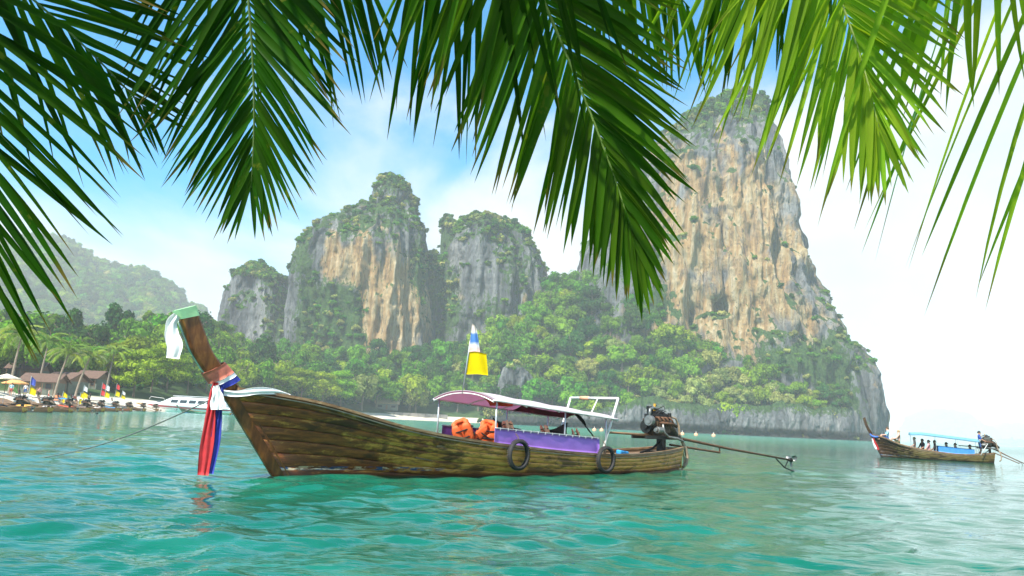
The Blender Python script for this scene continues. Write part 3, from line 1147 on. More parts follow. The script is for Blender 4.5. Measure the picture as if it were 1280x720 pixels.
PLACE = {'slope': [(690, 'jungle tree just behind the grey rock outcrop'), (760, 'jungle tree on the steep slope beside the tall cliff'), (9999, 'jungle tree at the foot of the tall cliff')],
         'point': [(900, 'tree above the low sea cliff'), (980, 'tree on the rocky point below the cave of the tall cliff'), (9999, 'tree at the seaward end of the rocky point')],
         'valley': [(400, 'forest tree below the small pale cliff'), (500, 'forest tree below the creeper-covered cliff'), (9999, 'forest tree below the wooded saddle')],
         'palmgrove': [(130, 'tree behind the beach huts below the hazy hill'), (9999, 'tree behind the speedboat below the hazy hill')],
         'beachrow': [(110, 'tree beside the beach huts'), (300, 'tree on the sand behind the speedboat'), (9999, 'tree by the thatched shelters on the sand')]}
for i, (_, x, y, z, s, kind, zone) in enumerate(cand):
    px, _q = proj(np.array([x, y, z]))
    if QUOTA[zone] > 0 and px > -25:
        QUOTA[zone] -= 1
        lift = 0.55 if zone == 'beachrow' else 0.25
        lab = SIZE(s) + ' ' + LOOK[kind] + ' ' + next(t for lim, t in PLACE[zone] if px < lim)
        make_tree(x, y, z, s, kind, lab, lab.replace('tree', 'trees', 1), lift, random.uniform(1.0, 1.3))
    else:
        rest.append((np.array([x, y, z]), s, kind))
# big old shade trees that stand out on the saddle are already among them; the far hill is one mass of canopy
for i in range(2300):
    xs_ = g.uniform(hx[1], hx[-2])
    y = 690 + 530 * g.random() ** 0.8
    x = xs_ * y / HY
    z = float(hill_z(x, y))
    rest.append((np.array([x, y, z - 0.5]), g.uniform(7.0, 12.0), 'hill'))


def instancer(name, pts, protos, label, cat):
    """points carrying size, spin and kind; geometry nodes put a crown on each"""
    me = bpy.data.meshes.new(name)
    me.from_pydata([tuple(p) for p, *_ in pts], [], [])
    fattr(me, 'size', [s for _, s, *_ in pts])
    gg = np.random.default_rng(3)
    fattr(me, 'spin', gg.uniform(0, 6.28, len(pts)))
    fattr(me, 'tall', gg.uniform(0.8, 1.15, len(pts)))
    a = me.attributes.new('pick', 'INT', 'POINT')
    a.data.foreach_set('value', np.array([q[2] for q in pts], np.int32))
    o = link(name, me)
    ng = bpy.data.node_groups.new(name, 'GeometryNodeTree')
    ng.interface.new_socket('Geometry', in_out='INPUT', socket_type='NodeSocketGeometry')
    ng.interface.new_socket('Geometry', in_out='OUTPUT', socket_type='NodeSocketGeometry')
    N, L = ng.nodes.new, ng.links.new
    gi, go = N('NodeGroupInput'), N('NodeGroupOutput')
    ci = N('GeometryNodeCollectionInfo')
    c = bpy.data.collections.new(name + '_protos')
    for i, pm in enumerate(protos):
        po = bpy.data.objects.new('%s_%02d' % (name, i), pm)
        c.objects.link(po)
    ci.inputs['Collection'].default_value = c
    ci.inputs['Separate Children'].default_value = True
    ci.inputs['Reset Children'].default_value = True
    iop = N('GeometryNodeInstanceOnPoints')

    def named(nm, t):
        k = N('GeometryNodeInputNamedAttribute')
        k.data_type = t
        k.inputs['Name'].default_value = nm
        return k.outputs['Attribute']
    iop.inputs['Pick Instance'].default_value = True
    L(gi.outputs[0], iop.inputs['Points'])
    L(ci.outputs[0], iop.inputs['Instance'])
    L(named('pick', 'INT'), iop.inputs['Instance Index'])
    cx_ = N('ShaderNodeCombineXYZ')
    L(named('spin', 'FLOAT'), cx_.inputs[2])
    L(cx_.outputs[0], iop.inputs['Rotation'])
    sx_ = N('ShaderNodeCombineXYZ')
    sm = N('ShaderNodeMath')
    sm.operation = 'MULTIPLY'
    L(named('size', 'FLOAT'), sm.inputs[0])
    L(named('tall', 'FLOAT'), sm.inputs[1])
    L(named('size', 'FLOAT'), sx_.inputs[0])
    L(named('size', 'FLOAT'), sx_.inputs[1])
    L(sm.outputs[0], sx_.inputs[2])
    L(sx_.outputs[0], iop.inputs['Scale'])
    L(iop.outputs[0], go.inputs[0])
    md = o.modifiers.new('scatter', 'NODES')
    md.node_group = ng
    return stuff(o, label, cat)


FAR = PROTO['green'] + PROTO['bright'] + PROTO['pale'] + PROTO['dark']
KI = {'green': 0, 'bright': 3, 'pale': 6, 'dark': 9, 'tiered': 3}
instancer('slope_forest', [(p - np.array([0, 0, s * 0.1]), s, KI[k] + random.randrange(3)) for p, s, k in rest if k != 'hill'], FAR,
          'mass of smaller jungle trees filling the slopes between the larger ones', 'forest')
instancer('hill_forest', [(p, s, random.choice([0, 1, 2, 0, 1, 2, 3, 4, 9, 10, 11, 6])) for p, s, k in rest if k == 'hill'], FAR,
          'continuous jungle canopy over the hazy hill', 'forest')
instancer('cliff_shrubs', [(p, s, random.choice([0, 0, 1, 1, 2, 2, 3])) for p, s, k in VEG_POINTS], SHRUBS,
          'shrubs and creepers growing on the ledges and tops of the cliffs', 'shrubs')
# scrub along the upper edge of the sea cliff and under the trees
und = []
for i in range(1000):
    a = g.uniform(A_(600), A_(1080))
    y0 = np.interp(a, sh_a, sh_y)
    y1 = max(np.interp(a, cr_a, cr_y), y0 + 20)
    t = g.random() ** 1.6
    y = y0 - 1.5 + t * (y1 - y0)
    x = a * y
    und.append((np.array([x, y, float(ground_z(x, y)) + 0.3]), g.uniform(1.0, 2.4), random.choice([1, 1, 1, 0, 3])))
for i in range(420):
    a = g.uniform(A_(-200), A_(600))
    y0 = np.interp(a, sh_a, sh_y)
    y1 = max(np.interp(a, cr_a, cr_y), y0 + 20)
    y = y0 + g.uniform(0.3, 0.9) * (y1 - y0)
    x = a * y
    und.append((np.array([x, y, float(ground_z(x, y))]), g.uniform(1.2, 2.6), random.choice([0, 2, 1])))
instancer('undergrowth', und, SHRUBS, 'low scrub and undergrowth between the trees of the shore', 'undergrowth')
# ======================================================================== COCONUT PALMS ON THE BEACH
PALM_LEAF = leaf_mat('palm_leaves', (0.10, 0.18, 0.02), (0.26, 0.38, 0.055), 0.35, 0.4, 0.25)
PALM_TRUNK = simple('palm_trunk', (0.26, 0.21, 0.16), 0.9, var=0.35, scale=5, bump=0.3)


def small_frond(seed, L=3.8):
    g_ = np.random.default_rng(seed)
    b = MB()
    P = []
    rise, drop = g_.uniform(0.25, 0.6), g_.uniform(1.3, 2.2)
    for t in np.linspace(0, 1, 9):
        P.append(np.array([L * t * (1 - 0.12 * t), 0, rise * L * 0.5 * math.sin(t * 2.0) - drop * t ** 2.3]))
    b.tube(P, list(np.linspace(0.05, 0.012, 9)), 4)
    for t in np.linspace(0.14, 0.99, 30):
        i = t * 8
        k = min(int(i), 7)
        p = P[k] + (P[k + 1] - P[k]) * (i - k)
        T = P[k + 1] - P[k]
        T /= np.linalg.norm(T)
        ln = L * 0.27 * (math.sin(PI * (0.12 + 0.8 * t)) ** 0.6)
        for sd in (-1, 1):
            d = T * 0.75 + np.array([0, sd * 0.75, 0]) + g_.normal(size=3) * 0.06
            d /= np.linalg.norm(d)
            m1 = p + d * ln * 0.5 + np.array([0, 0, -0.06 * ln])
            e = p + d * ln * 0.95 + np.array([0, 0, -0.42 * ln])
            w = np.cross(d, [0, 0, 1.0])
            w = w / np.linalg.norm(w) * 0.075
            b.add([p - w * 0.5, p + w * 0.5, m1 + w, m1 - w, e], [(0, 1, 2, 3), (3, 2, 4)])
    return b.mesh('frond', PALM_LEAF)


FRONDS = [small_frond(300 + i) for i in range(5)]


def coconut_palm(px, Y, h, lean, label, n=17, group=None):
    P = atY(px, 510, Y)
    z = float(ground_z(P[0], Y))
    e = thing('coconut_palm', label, 'palm tree', (P[0], Y, z - 0.1), 0, group)
    b = MB()
    path, rad = [], []
    for t in np.linspace(0, 1, 12):
        path.append((lean[0] * t ** 1.6, lean[1] * t ** 1.6, h * t))
        rad.append(0.22 * (1 - 0.5 * t) + 0.1 * max(0, 0.1 - t) * 10 + (0.012 if int(t * 11) % 2 else 0))
    b.tube(path, rad, 9)
    b.build('trunk', PALM_TRUNK, e, True)
    cr = MB()
    top = Vector(path[-1])
    for k in range(6):
        an = k * 1.05
        c = top + Vector((0.2 * math.cos(an), 0.2 * math.sin(an), -0.12))
        P_ = [[c + Vector((0.13 * math.sin(u) * math.cos(w), 0.13 * math.sin(u) * math.sin(w), 0.16 * math.cos(u))) for w in np.linspace(0, 2 * PI, 7)] for u in np.linspace(0.01, 3.13, 5)]
        cr.grid(P_)
    cr.build('coconuts', simple('coconut', (0.16, 0.2, 0.06)), e, True)
    for k in range(n):
        f = link('frond', FRONDS[k % len(FRONDS)], e)
        f.location = top
        tier = k / n
        f.rotation_euler = (random.uniform(-0.2, 0.2), -0.75 + 1.15 * tier + random.uniform(-0.12, 0.12), k * 2.4 + random.uniform(-0.2, 0.2))
        s = random.uniform(0.85, 1.12)
        f.scale = (s, s, s)
    return e


for px, Y, h, ln, lab in [(8, 118, 9.6, (0.6, 0), 'coconut palm leaning at the end of the beach beside sunshades'),
                          (-35, 122, 9.2, (-0.8, 0.3), 'coconut palm at the far end of the beach'),
                          (44, 150, 9.4, (0.4, 0.5), 'slim coconut palm behind the first brown-roofed hut'),
                          (66, 128, 7.6, (1.2, 0.2), 'coconut palm with curved trunk in front of the brown-roofed huts'),
                          (92, 138, 7.8, (1.6, 0.3), 'slanting coconut palm between hut and light green trees'),
                          (130, 168, 8.6, (0.5, 0.2), 'coconut palm half hidden behind the tiered beach trees'),
                          (318, 345, 12.5, (0.6, 0), 'tall coconut palm below the small pale cliff'),
                          (338, 350, 11.0, (-0.5, 0), 'shorter coconut palm below the small pale cliff'),
                          (232, 300, 13.0, (0.5, 0), 'coconut palm rising above the trees behind the speedboat')]:
    coconut_palm(px, Y, h, ln, lab)
# ======================================================================== FOREGROUND PALMS
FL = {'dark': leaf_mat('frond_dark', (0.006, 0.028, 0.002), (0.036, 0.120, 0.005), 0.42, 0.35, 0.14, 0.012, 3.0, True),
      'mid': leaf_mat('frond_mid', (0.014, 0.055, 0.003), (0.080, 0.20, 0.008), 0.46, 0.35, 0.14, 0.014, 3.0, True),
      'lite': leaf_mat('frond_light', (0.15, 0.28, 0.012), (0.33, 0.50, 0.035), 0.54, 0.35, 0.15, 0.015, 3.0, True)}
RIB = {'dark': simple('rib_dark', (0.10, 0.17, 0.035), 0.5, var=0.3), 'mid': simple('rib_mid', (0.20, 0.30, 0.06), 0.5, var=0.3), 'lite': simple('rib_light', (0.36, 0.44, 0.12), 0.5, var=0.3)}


def leaflet_mesh(root, d, side, nrm, L, w, droop, rg):
    """one folded, pointed leaflet with a sagging, slightly twisted tip"""
    n = 7
    V = []
    tw = rg.normal() * 0.35
    bend = rg.normal() * 0.05
    for i in range(n):
        t = i / (n - 1)
        p = root + d * L * t + np.array([0, 0, -1.0]) * droop * L * t ** 2.2 + side * bend * L * t * t
        ww = w * (0.35 + 0.65 * min(1, t * 5)) * (1 - t ** 2.4) ** 0.75 + 0.0004
        c, s = math.cos(tw * t), math.sin(tw * t)
        a = side * c + nrm * s
        b = nrm * c - side * s
        V += [p - a * ww * 0.5 + b * ww * 0.22, p, p + a * ww * 0.5 + b * ww * 0.22]
    F = []
    for i in range(n - 1):
        for k in (0, 1):
            F.append((i * 3 + k, i * 3 + k + 1, (i + 1) * 3 + k + 1, (i + 1) * 3 + k))
    return V, F


def frond(palm, pts, nrm, tone, nl, Lpx, angs, droop, seed, t0=0.1, t1=0.995, wid=0.032, sides=(1, 1), crown=None, order=1.0):
    """pts: rachis as (px, py, Y); Lpx: leaflet length over t as (left, right) lists; angs: angle off the rachis"""
    rg = np.random.default_rng(seed)
    K = np.array([atY(*p) for p in pts])
    if crown is not None:
        K = np.vstack([crown, K])
    # smooth curve through the points
    M = 60
    tk = np.concatenate([[0], np.cumsum(np.linalg.norm(np.diff(K, axis=0), axis=1))])
    tk /= tk[-1]
    tt = np.linspace(0, 1, M)
    Pth = np.stack([np.interp(tt, tk, K[:, i]) for i in range(3)], 1)
    for _ in range(6):
        Pth[1:-1] = (Pth[:-2] + 2 * Pth[1:-1] + Pth[2:]) / 4
    tvis = tk[1] if crown is not None else 0.0
    fr = bpy.data.objects.new('frond', None)
    COL.objects.link(fr)
    fr.parent = palm
    b = MB()
    b.tube(Pth, list(np.linspace(0.022, 0.0035, M) if crown is not None else np.linspace(0.012, 0.003, M)), 6)
    b.build('rachis', RIB[tone], fr, True)
    nrm = np.array(nrm, float)
    for k in range(nl):
        t = t0 + (t1 - t0) * (k + 0.5 * rg.random()) / nl
        tp = tvis + t * (1 - tvis)
        f = tp * (M - 1)
        i = min(int(f), M - 2)
        p = Pth[i] + (Pth[i + 1] - Pth[i]) * (f - i)
        T = Pth[min(i + 2, M - 1)] - Pth[max(i - 1, 0)]
        T /= np.linalg.norm(T)
        N_ = nrm - T * np.dot(nrm, T)
        N_ /= np.linalg.norm(N_)
        S = np.cross(N_, T)
        dist = np.linalg.norm(p - _C)
        for j, sd in enumerate((-1, 1)):
            if not sides[j]:
                continue
            L = np.interp(t, np.linspace(0, 1, len(Lpx[j])), Lpx[j]) * dist / FPX * rg.uniform(0.88, 1.08)
            an = R(np.interp(t, np.linspace(0, 1, len(angs[j])), angs[j]) + rg.normal() * 3.0)
            d = T * math.cos(an) + S * sd * math.sin(an) + N_ * rg.normal() * 0.06
            d /= np.linalg.norm(d)
            wv = np.cross(d, N_ + 0.25 * rg.normal(size=3))
            wv /= np.linalg.norm(wv)
            V, F = leaflet_mesh(p, d, wv, np.cross(wv, d), L, wid * rg.uniform(0.8, 1.15) * (0.55 + 0.45 * min(1, L / 0.6)), droop * rg.uniform(0.6, 1.4), rg)
            mb = MB()
            mb.add(V, F)
            o = mb.build('leaflet', FL[tone], fr, True)
            fattr(o.data, 'along', [q / 6.0 for q in range(7) for _ in range(3)])
    return fr


def near_palm(label, base, crown):
    e = thing('coconut_palm', label, 'palm tree', (0, 0, 0), 0)
    b = MB()
    base, crown = np.array(base, float), np.array(crown, float)
    P = [tuple(base + (crown - base) * np.array([t, t, t ** 0.8])) for t in np.linspace(0, 1, 14)]
    b.tube(P, [0.2 * (1 - 0.45 * t) + (0.01 if i % 2 else 0) for i, t in enumerate(np.linspace(0, 1, 14))], 12)
    b.build('trunk', PALM_TRUNK, e, True)
    return e


C1, C2, C3 = np.array([-2.6, -0.9, 5.0]), np.array([-0.2, -0.6, 5.2]), np.array([2.6, -0.8, 5.2])
palm1 = near_palm('coconut palm whose dark green fronds hang in front of the hazy hill and small cliff', (-3.8, -7.5, 0.3), C1)
palm2 = near_palm('coconut palm whose mid green fronds hang in front of the central cliffs', (-0.6, -8.5, 0.4), C2)
palm3 = near_palm('coconut palm whose pale yellow-green fronds hang over the tall orange cliff and open water', (3.6, -7.5, 0.3), C3)
CAMW = (0.0, -0.85, -0.45)
# left palm
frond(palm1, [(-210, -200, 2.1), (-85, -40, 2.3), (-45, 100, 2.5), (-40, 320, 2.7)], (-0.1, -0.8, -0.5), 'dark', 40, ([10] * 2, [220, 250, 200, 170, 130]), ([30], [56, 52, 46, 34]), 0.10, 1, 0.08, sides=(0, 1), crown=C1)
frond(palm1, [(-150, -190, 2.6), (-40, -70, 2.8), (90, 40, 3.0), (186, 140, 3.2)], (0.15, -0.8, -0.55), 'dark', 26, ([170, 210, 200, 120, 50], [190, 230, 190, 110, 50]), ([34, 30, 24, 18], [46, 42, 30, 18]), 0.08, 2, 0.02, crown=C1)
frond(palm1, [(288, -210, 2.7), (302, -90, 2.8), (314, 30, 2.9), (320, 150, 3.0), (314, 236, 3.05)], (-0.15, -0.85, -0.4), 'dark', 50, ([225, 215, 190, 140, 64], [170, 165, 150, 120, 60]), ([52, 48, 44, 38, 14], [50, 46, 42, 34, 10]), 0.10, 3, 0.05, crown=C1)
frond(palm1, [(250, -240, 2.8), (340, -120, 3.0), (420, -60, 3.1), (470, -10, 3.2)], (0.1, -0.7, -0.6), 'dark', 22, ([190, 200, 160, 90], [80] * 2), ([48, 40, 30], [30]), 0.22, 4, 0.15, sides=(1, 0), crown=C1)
# middle palm
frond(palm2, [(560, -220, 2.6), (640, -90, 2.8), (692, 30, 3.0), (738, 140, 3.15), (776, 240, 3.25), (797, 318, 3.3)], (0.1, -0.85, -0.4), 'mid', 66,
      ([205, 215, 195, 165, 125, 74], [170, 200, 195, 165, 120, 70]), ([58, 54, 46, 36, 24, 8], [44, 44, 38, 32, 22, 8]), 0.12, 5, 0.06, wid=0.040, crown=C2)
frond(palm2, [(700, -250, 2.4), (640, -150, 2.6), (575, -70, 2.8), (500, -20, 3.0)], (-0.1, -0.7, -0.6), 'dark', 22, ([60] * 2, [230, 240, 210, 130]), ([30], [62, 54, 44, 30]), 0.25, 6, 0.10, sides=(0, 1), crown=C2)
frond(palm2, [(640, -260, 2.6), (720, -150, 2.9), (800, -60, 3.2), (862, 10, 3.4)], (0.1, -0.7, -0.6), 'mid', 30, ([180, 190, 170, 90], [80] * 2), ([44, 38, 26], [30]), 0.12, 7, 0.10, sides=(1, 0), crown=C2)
# right palm
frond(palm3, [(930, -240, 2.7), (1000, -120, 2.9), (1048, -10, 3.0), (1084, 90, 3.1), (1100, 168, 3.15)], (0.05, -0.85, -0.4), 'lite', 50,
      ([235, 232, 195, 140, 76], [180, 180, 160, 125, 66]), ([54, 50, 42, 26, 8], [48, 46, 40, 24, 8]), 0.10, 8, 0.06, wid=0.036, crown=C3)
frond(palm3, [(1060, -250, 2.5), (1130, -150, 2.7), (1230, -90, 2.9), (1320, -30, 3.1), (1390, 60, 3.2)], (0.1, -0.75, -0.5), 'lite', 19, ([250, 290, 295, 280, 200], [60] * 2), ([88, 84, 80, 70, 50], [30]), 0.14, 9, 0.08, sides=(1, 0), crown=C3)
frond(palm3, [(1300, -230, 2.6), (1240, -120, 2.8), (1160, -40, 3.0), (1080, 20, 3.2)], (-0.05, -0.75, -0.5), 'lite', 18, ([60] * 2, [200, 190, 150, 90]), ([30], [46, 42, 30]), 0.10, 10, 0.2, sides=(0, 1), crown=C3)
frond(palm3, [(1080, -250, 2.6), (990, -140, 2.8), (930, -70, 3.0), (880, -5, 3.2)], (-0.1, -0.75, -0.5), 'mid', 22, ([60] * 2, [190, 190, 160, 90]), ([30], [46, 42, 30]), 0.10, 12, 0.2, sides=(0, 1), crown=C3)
# ======================================================================== LONGTAIL BOATS
BOAT_A = atZ(340, 597)
BOAT_ROT = R(43.93)
BAX = np.array([math.cos(BOAT_ROT), math.sin(BOAT_ROT), 0])
BN = np.array([BAX[1], -BAX[0], 0])               # toward the camera side


def bl(px, py, off):
    """pixel -> boat coordinates on the lengthwise plane 'off' metres to the camera side of the keel"""
    P = atP(px, py, BOAT_A + BN * off, BN) - BOAT_A
    return (float(P @ BAX), -off, float(P[2]))


def bw(u, off, z):
    return BOAT_A + BAX * u + BN * off + np.array([0, 0, z])


ZG = ([-1.2, -0.86, -0.42, 0.52, 1.29, 2.13, 3.28, 4.62, 6.64, 8.49, 9.99, 11.99, 12.9], [1.56, 1.53, 1.50, 1.38, 1.20, 1.0, 0.83, 0.70, 0.56, 0.48, 0.49, 0.59, 0.68])
BG = ([-1.2, -0.96, 0, 1, 2, 3.5, 5, 8, 10, 11.5, 12.9], [0.07, 0.10, 0.42, 0.68, 0.88, 1.02, 1.08, 1.05, 0.9, 0.66, 0.36])
ZK = -0.3
_us = np.linspace(-1.2, 12.9, 200)
_zs = np.interp(_us, *ZG); _bs = np.interp(_us, *BG)
for _ in range(30):
    _zs[1:-1] = (_zs[:-2] + 2 * _zs[1:-1] + _zs[2:]) / 4
    _bs[1:-1] = (_bs[:-2] + 2 * _bs[1:-1] + _bs[2:]) / 4


def zg(u):
    return np.interp(u, _us, _zs)


def bgun(u):
    return np.interp(u, _us, _bs)


def stem_u(z):
    return np.interp(z, [-0.4, 0, 1.35, 1.56], [0.31, 0, -1.03, -1.2])


def hullp(s, v):
    u1 = -0.98 + s * (12.85 + 0.98)                 # where this station meets the gunwale
    zb = ZK + v * (1.53 - ZK)
    u0 = stem_u(zb) + 0.22
    u = u0 + s * (12.6 + 0.25 * v - u0)
    z = ZK + v * (zg(u1) - ZK)
    fb = 0.10 + 0.90 * v ** 1.25
    fm = 1 - (1 - v) ** 2.2 * 0.42
    t = sstep(0.0, 0.42, s)
    y = bgun(u1) * (fb * (1 - t) + fm * t) if s > 0.0 else 0.10
    y = max(y, 0.085)
    return u, y, z


STRAKES = [0.0, 0.13, 0.27, 0.41, 0.54, 0.67, 0.79, 0.90, 1.0]
NS = 56
_plank = {}


def plank_mesh(k, side):
    if (k, side) in _plank:
        return _plank[(k, side)]
    v0, v1 = STRAKES[k], STRAKES[k + 1]
    rg = np.random.default_rng(k * 2 + (side > 0))
    prof = [(0.0, -0.022), (0.035, 0.004), (0.08, 0.009), (0.5, 0.010), (0.92, 0.009), (0.965, 0.004), (1.0, -0.022)]
    P = []
    for s in np.linspace(0, 1, NS):
        row = []
        for q, off in prof:
            u, y, z = hullp(s, v0 + (v1 - v0) * q)
            wob = 0.004 * math.sin(s * 23 + k) + 0.0015 * rg.normal()
            row.append((u, side * (y + off + wob), z))
        P.append(row)
    if side > 0:
        P = [r_[::-1] for r_ in P]
    b = MB()
    b.grid(P)
    me = b.mesh('plank', HULL, True)
    _plank[(k, side)] = me
    return me


def curve_loft(front, back, wf, wb, n=24):
    """beam between a front and a back curve in the boat's centre plane"""
    def res(c):
        c = np.array(c, float)
        d = np.concatenate([[0], np.cumsum(np.linalg.norm(np.diff(c, axis=0), axis=1))])
        t = np.linspace(0, d[-1], n)
        out = np.stack([np.interp(t, d, c[:, 0]), np.interp(t, d, c[:, 1])], 1)
        for _ in range(2):
            out[1:-1] = (out[:-2] + 2 * out[1:-1] + out[2:]) / 4
        return out
    A, B = res(front), res(back)
    b = MB()
    rings = []
    for i in range(n):
        (u0, z0), (u1, z1) = A[i], B[i]
        f, k = np.interp(i / (n - 1), [0, 0.5, 1], wf), np.interp(i / (n - 1), [0, 0.5, 1], wb)
        um, zm = u0 + (u1 - u0) * 0.12, z0 + (z1 - z0) * 0.12
        un, zn = u0 + (u1 - u0) * 0.9, z0 + (z1 - z0) * 0.9
        rings.append([(u0, -f * 0.6, z0), (um, -f, zm), (un, -k, zn), (u1, -k * 0.8, z1), (u1, k * 0.8, z1), (un, k, zn), (um, f, zm), (u0, f * 0.6, z0)])
    b.grid(rings, True)
    m8 = [tuple(range(8))[::-1], tuple((n - 1) * 8 + k for k in range(8))]
    b.f.extend(m8)
    return b


STEM_F = [(0.32, -0.35), (-0.02, 0.03), (-1.03, 1.35), (-1.31, 1.64), (-1.51, 1.84), (-1.74, 2.13), (-2.02, 2.68)]
STEM_B = [(0.64, -0.35), (0.32, 0.03), (-0.70, 1.42), (-0.86, 1.63), (-1.12, 1.86), (-1.40, 2.16), (-1.71, 2.78)]


def side_run(off_y, dz, u0, u1, n=60):
    return [(u, bgun(u) + off_y, float(zg(u)) + dz) for u in np.linspace(u0, u1, n)]


def rail_mesh(side, dy0, dy1, z0, z1, mat, u0=-0.9, u1=12.85):
    P = []
    for u in np.linspace(u0, u1, 70):
        y, z = float(bgun(u)), float(zg(u))
        P.append([(u, side * (y + dy0), z + z0), (u, side * (y + dy1), z + z0), (u, side * (y + dy1), z + z1), (u, side * (y + dy0), z + z1)])
    if side < 0:
        P = [r_[::-1] for r_ in P]
    b = MB()
    b.grid(P, True)
    b.f.extend([(0, 1, 2, 3), tuple(69 * 4 + k for k in (3, 2, 1, 0))])
    return b.mesh('rail', mat, False)


def deck_board(u0, u1, dz, mat, inset=0.02, th=0.03, v=0.86):
    b = MB()
    P = [[(u, sd * max(float(bgun(u)) * (1 - inset) - 0.04, 0.03), float(zg(u)) + dz) for sd in (-1, -0.33, 0.33, 1)] for u in np.linspace(u0, u1, max(2, int((u1 - u0) * 4)))]
    b.slab(P, th)
    return b


STRIPE = simple('pale_stripe', (0.34, 0.24, 0.17), 0.5, var=0.5, scale=4)
INNER = simple('inner_hull', (0.13, 0.085, 0.045), 0.7, var=0.4)


def lining_mesh():
    b = MB()
    for side in (-1, 1):
        P = []
        for s in np.linspace(0.01, 1, 40):
            row = []
            for v in np.linspace(0.0, 0.985, 7):
                u, y, z = hullp(s, v)
                row.append((u, side * max(y - 0.035, 0.01), z + 0.02))
            row.insert(0, (row[0][0], 0, row[0][2]))
            P.append(row if side > 0 else row[::-1])
        b.grid(P)
    return b.mesh('lining', INNER, True)


HM = {'lining': lining_mesh(), 'stem': curve_loft(STEM_F, STEM_B, (0.05, 0.055, 0.10), (0.11, 0.12, 0.115), 40).mesh('stem', POST, False)}
for sd in (-1, 1):
    HM['rail', sd] = rail_mesh(sd, -0.045, 0.055, -0.005, 0.045, RAILW)
    HM['batten', sd] = rail_mesh(sd, 0.015, 0.035, -0.050, -0.028, STRIPE, -0.75, 12.7)
HM['foredeck'] = deck_board(-0.75, 2.7, -0.10, DECK).mesh('foredeck', DECK)
HM['after_deck'] = deck_board(10.4, 12.75, -0.10, DECK).mesh('after_deck', DECK)
HM['floor'] = deck_board(2.7, 10.4, -0.52, DECK, 0.2).mesh('floor', DECK)
tb = MB()
P_ = []
for v in np.linspace(0, 1, 8):
    u, y, z = hullp(1.0, v)
    P_.append([(u + 0.015, -y - 0.01, z), (u + 0.03, 0, z), (u + 0.015, y + 0.01, z)])
tb.slab(P_, 0.05)
HM['transom'] = tb.mesh('transom', HULL)
th_ = MB().box((0, 0, 0), (0.28, 1.0, 0.04)).mesh('thwart', DECK)


def hull_parts(e, mat_over=None, thwarts=True, full=True):
    for side in (-1, 1):
        for k in range(len(STRAKES) - 1):
            if not full and k < 1:
                continue
            o = link('plank', plank_mesh(k, side), e)
            if mat_over:
                o.material_slots[0].link = 'OBJECT'
                o.material_slots[0].material = mat_over
    link('hull_lining', HM['lining'], e)
    st = link('stem_post', HM['stem'], e)
    if mat_over:
        st.material_slots[0].link = 'OBJECT'
        st.material_slots[0].material = mat_over
    for side in (-1, 1):
        link('gunwale_rail', HM['rail', side], e)
        if full:
            link('rubbing_batten', HM['batten', side], e)
    for k in ('foredeck', 'after_deck', 'floor', 'transom'):
        link(k, HM[k], e)
    if thwarts:
        for u in (3.2, 4.9, 6.0, 7.1, 8.2, 9.4):
            t = link('thwart', th_, e)
            t.location = (u, 0, float(zg(u)) - 0.2)
            t.scale = (1, float(bgun(u)) * 2 - 0.12, 1)


METAL_DK = simple('oily_metal', (0.035, 0.034, 0.03), 0.42, 0.6, 0.5, 9, 0.3)
METAL_RU = simple('rusty_steel', (0.15, 0.075, 0.04), 0.7, 0.3, 0.5, 9, 0.3)
METAL_LT = simple('worn_steel', (0.26, 0.26, 0.24), 0.4, 0.7, 0.35, 7)
METAL_BR = simple('brown_block', (0.085, 0.06, 0.038), 0.5, 0.4, 0.6, 10, 0.4)
WPIPE = simple('white_pipe', (0.72, 0.70, 0.66), 0.45, 0.0, 0.25, 5)
GPIPE = simple('grey_pipe', (0.50, 0.53, 0.54), 0.4, 0.5, 0.2, 5)
RUBBER = simple('rubber', (0.035, 0.033, 0.032), 0.75, 0, 0.5, 7, 0.2)
HOSE = simple('tan_hose', (0.36, 0.26, 0.17), 0.6, 0, 0.35, 6)


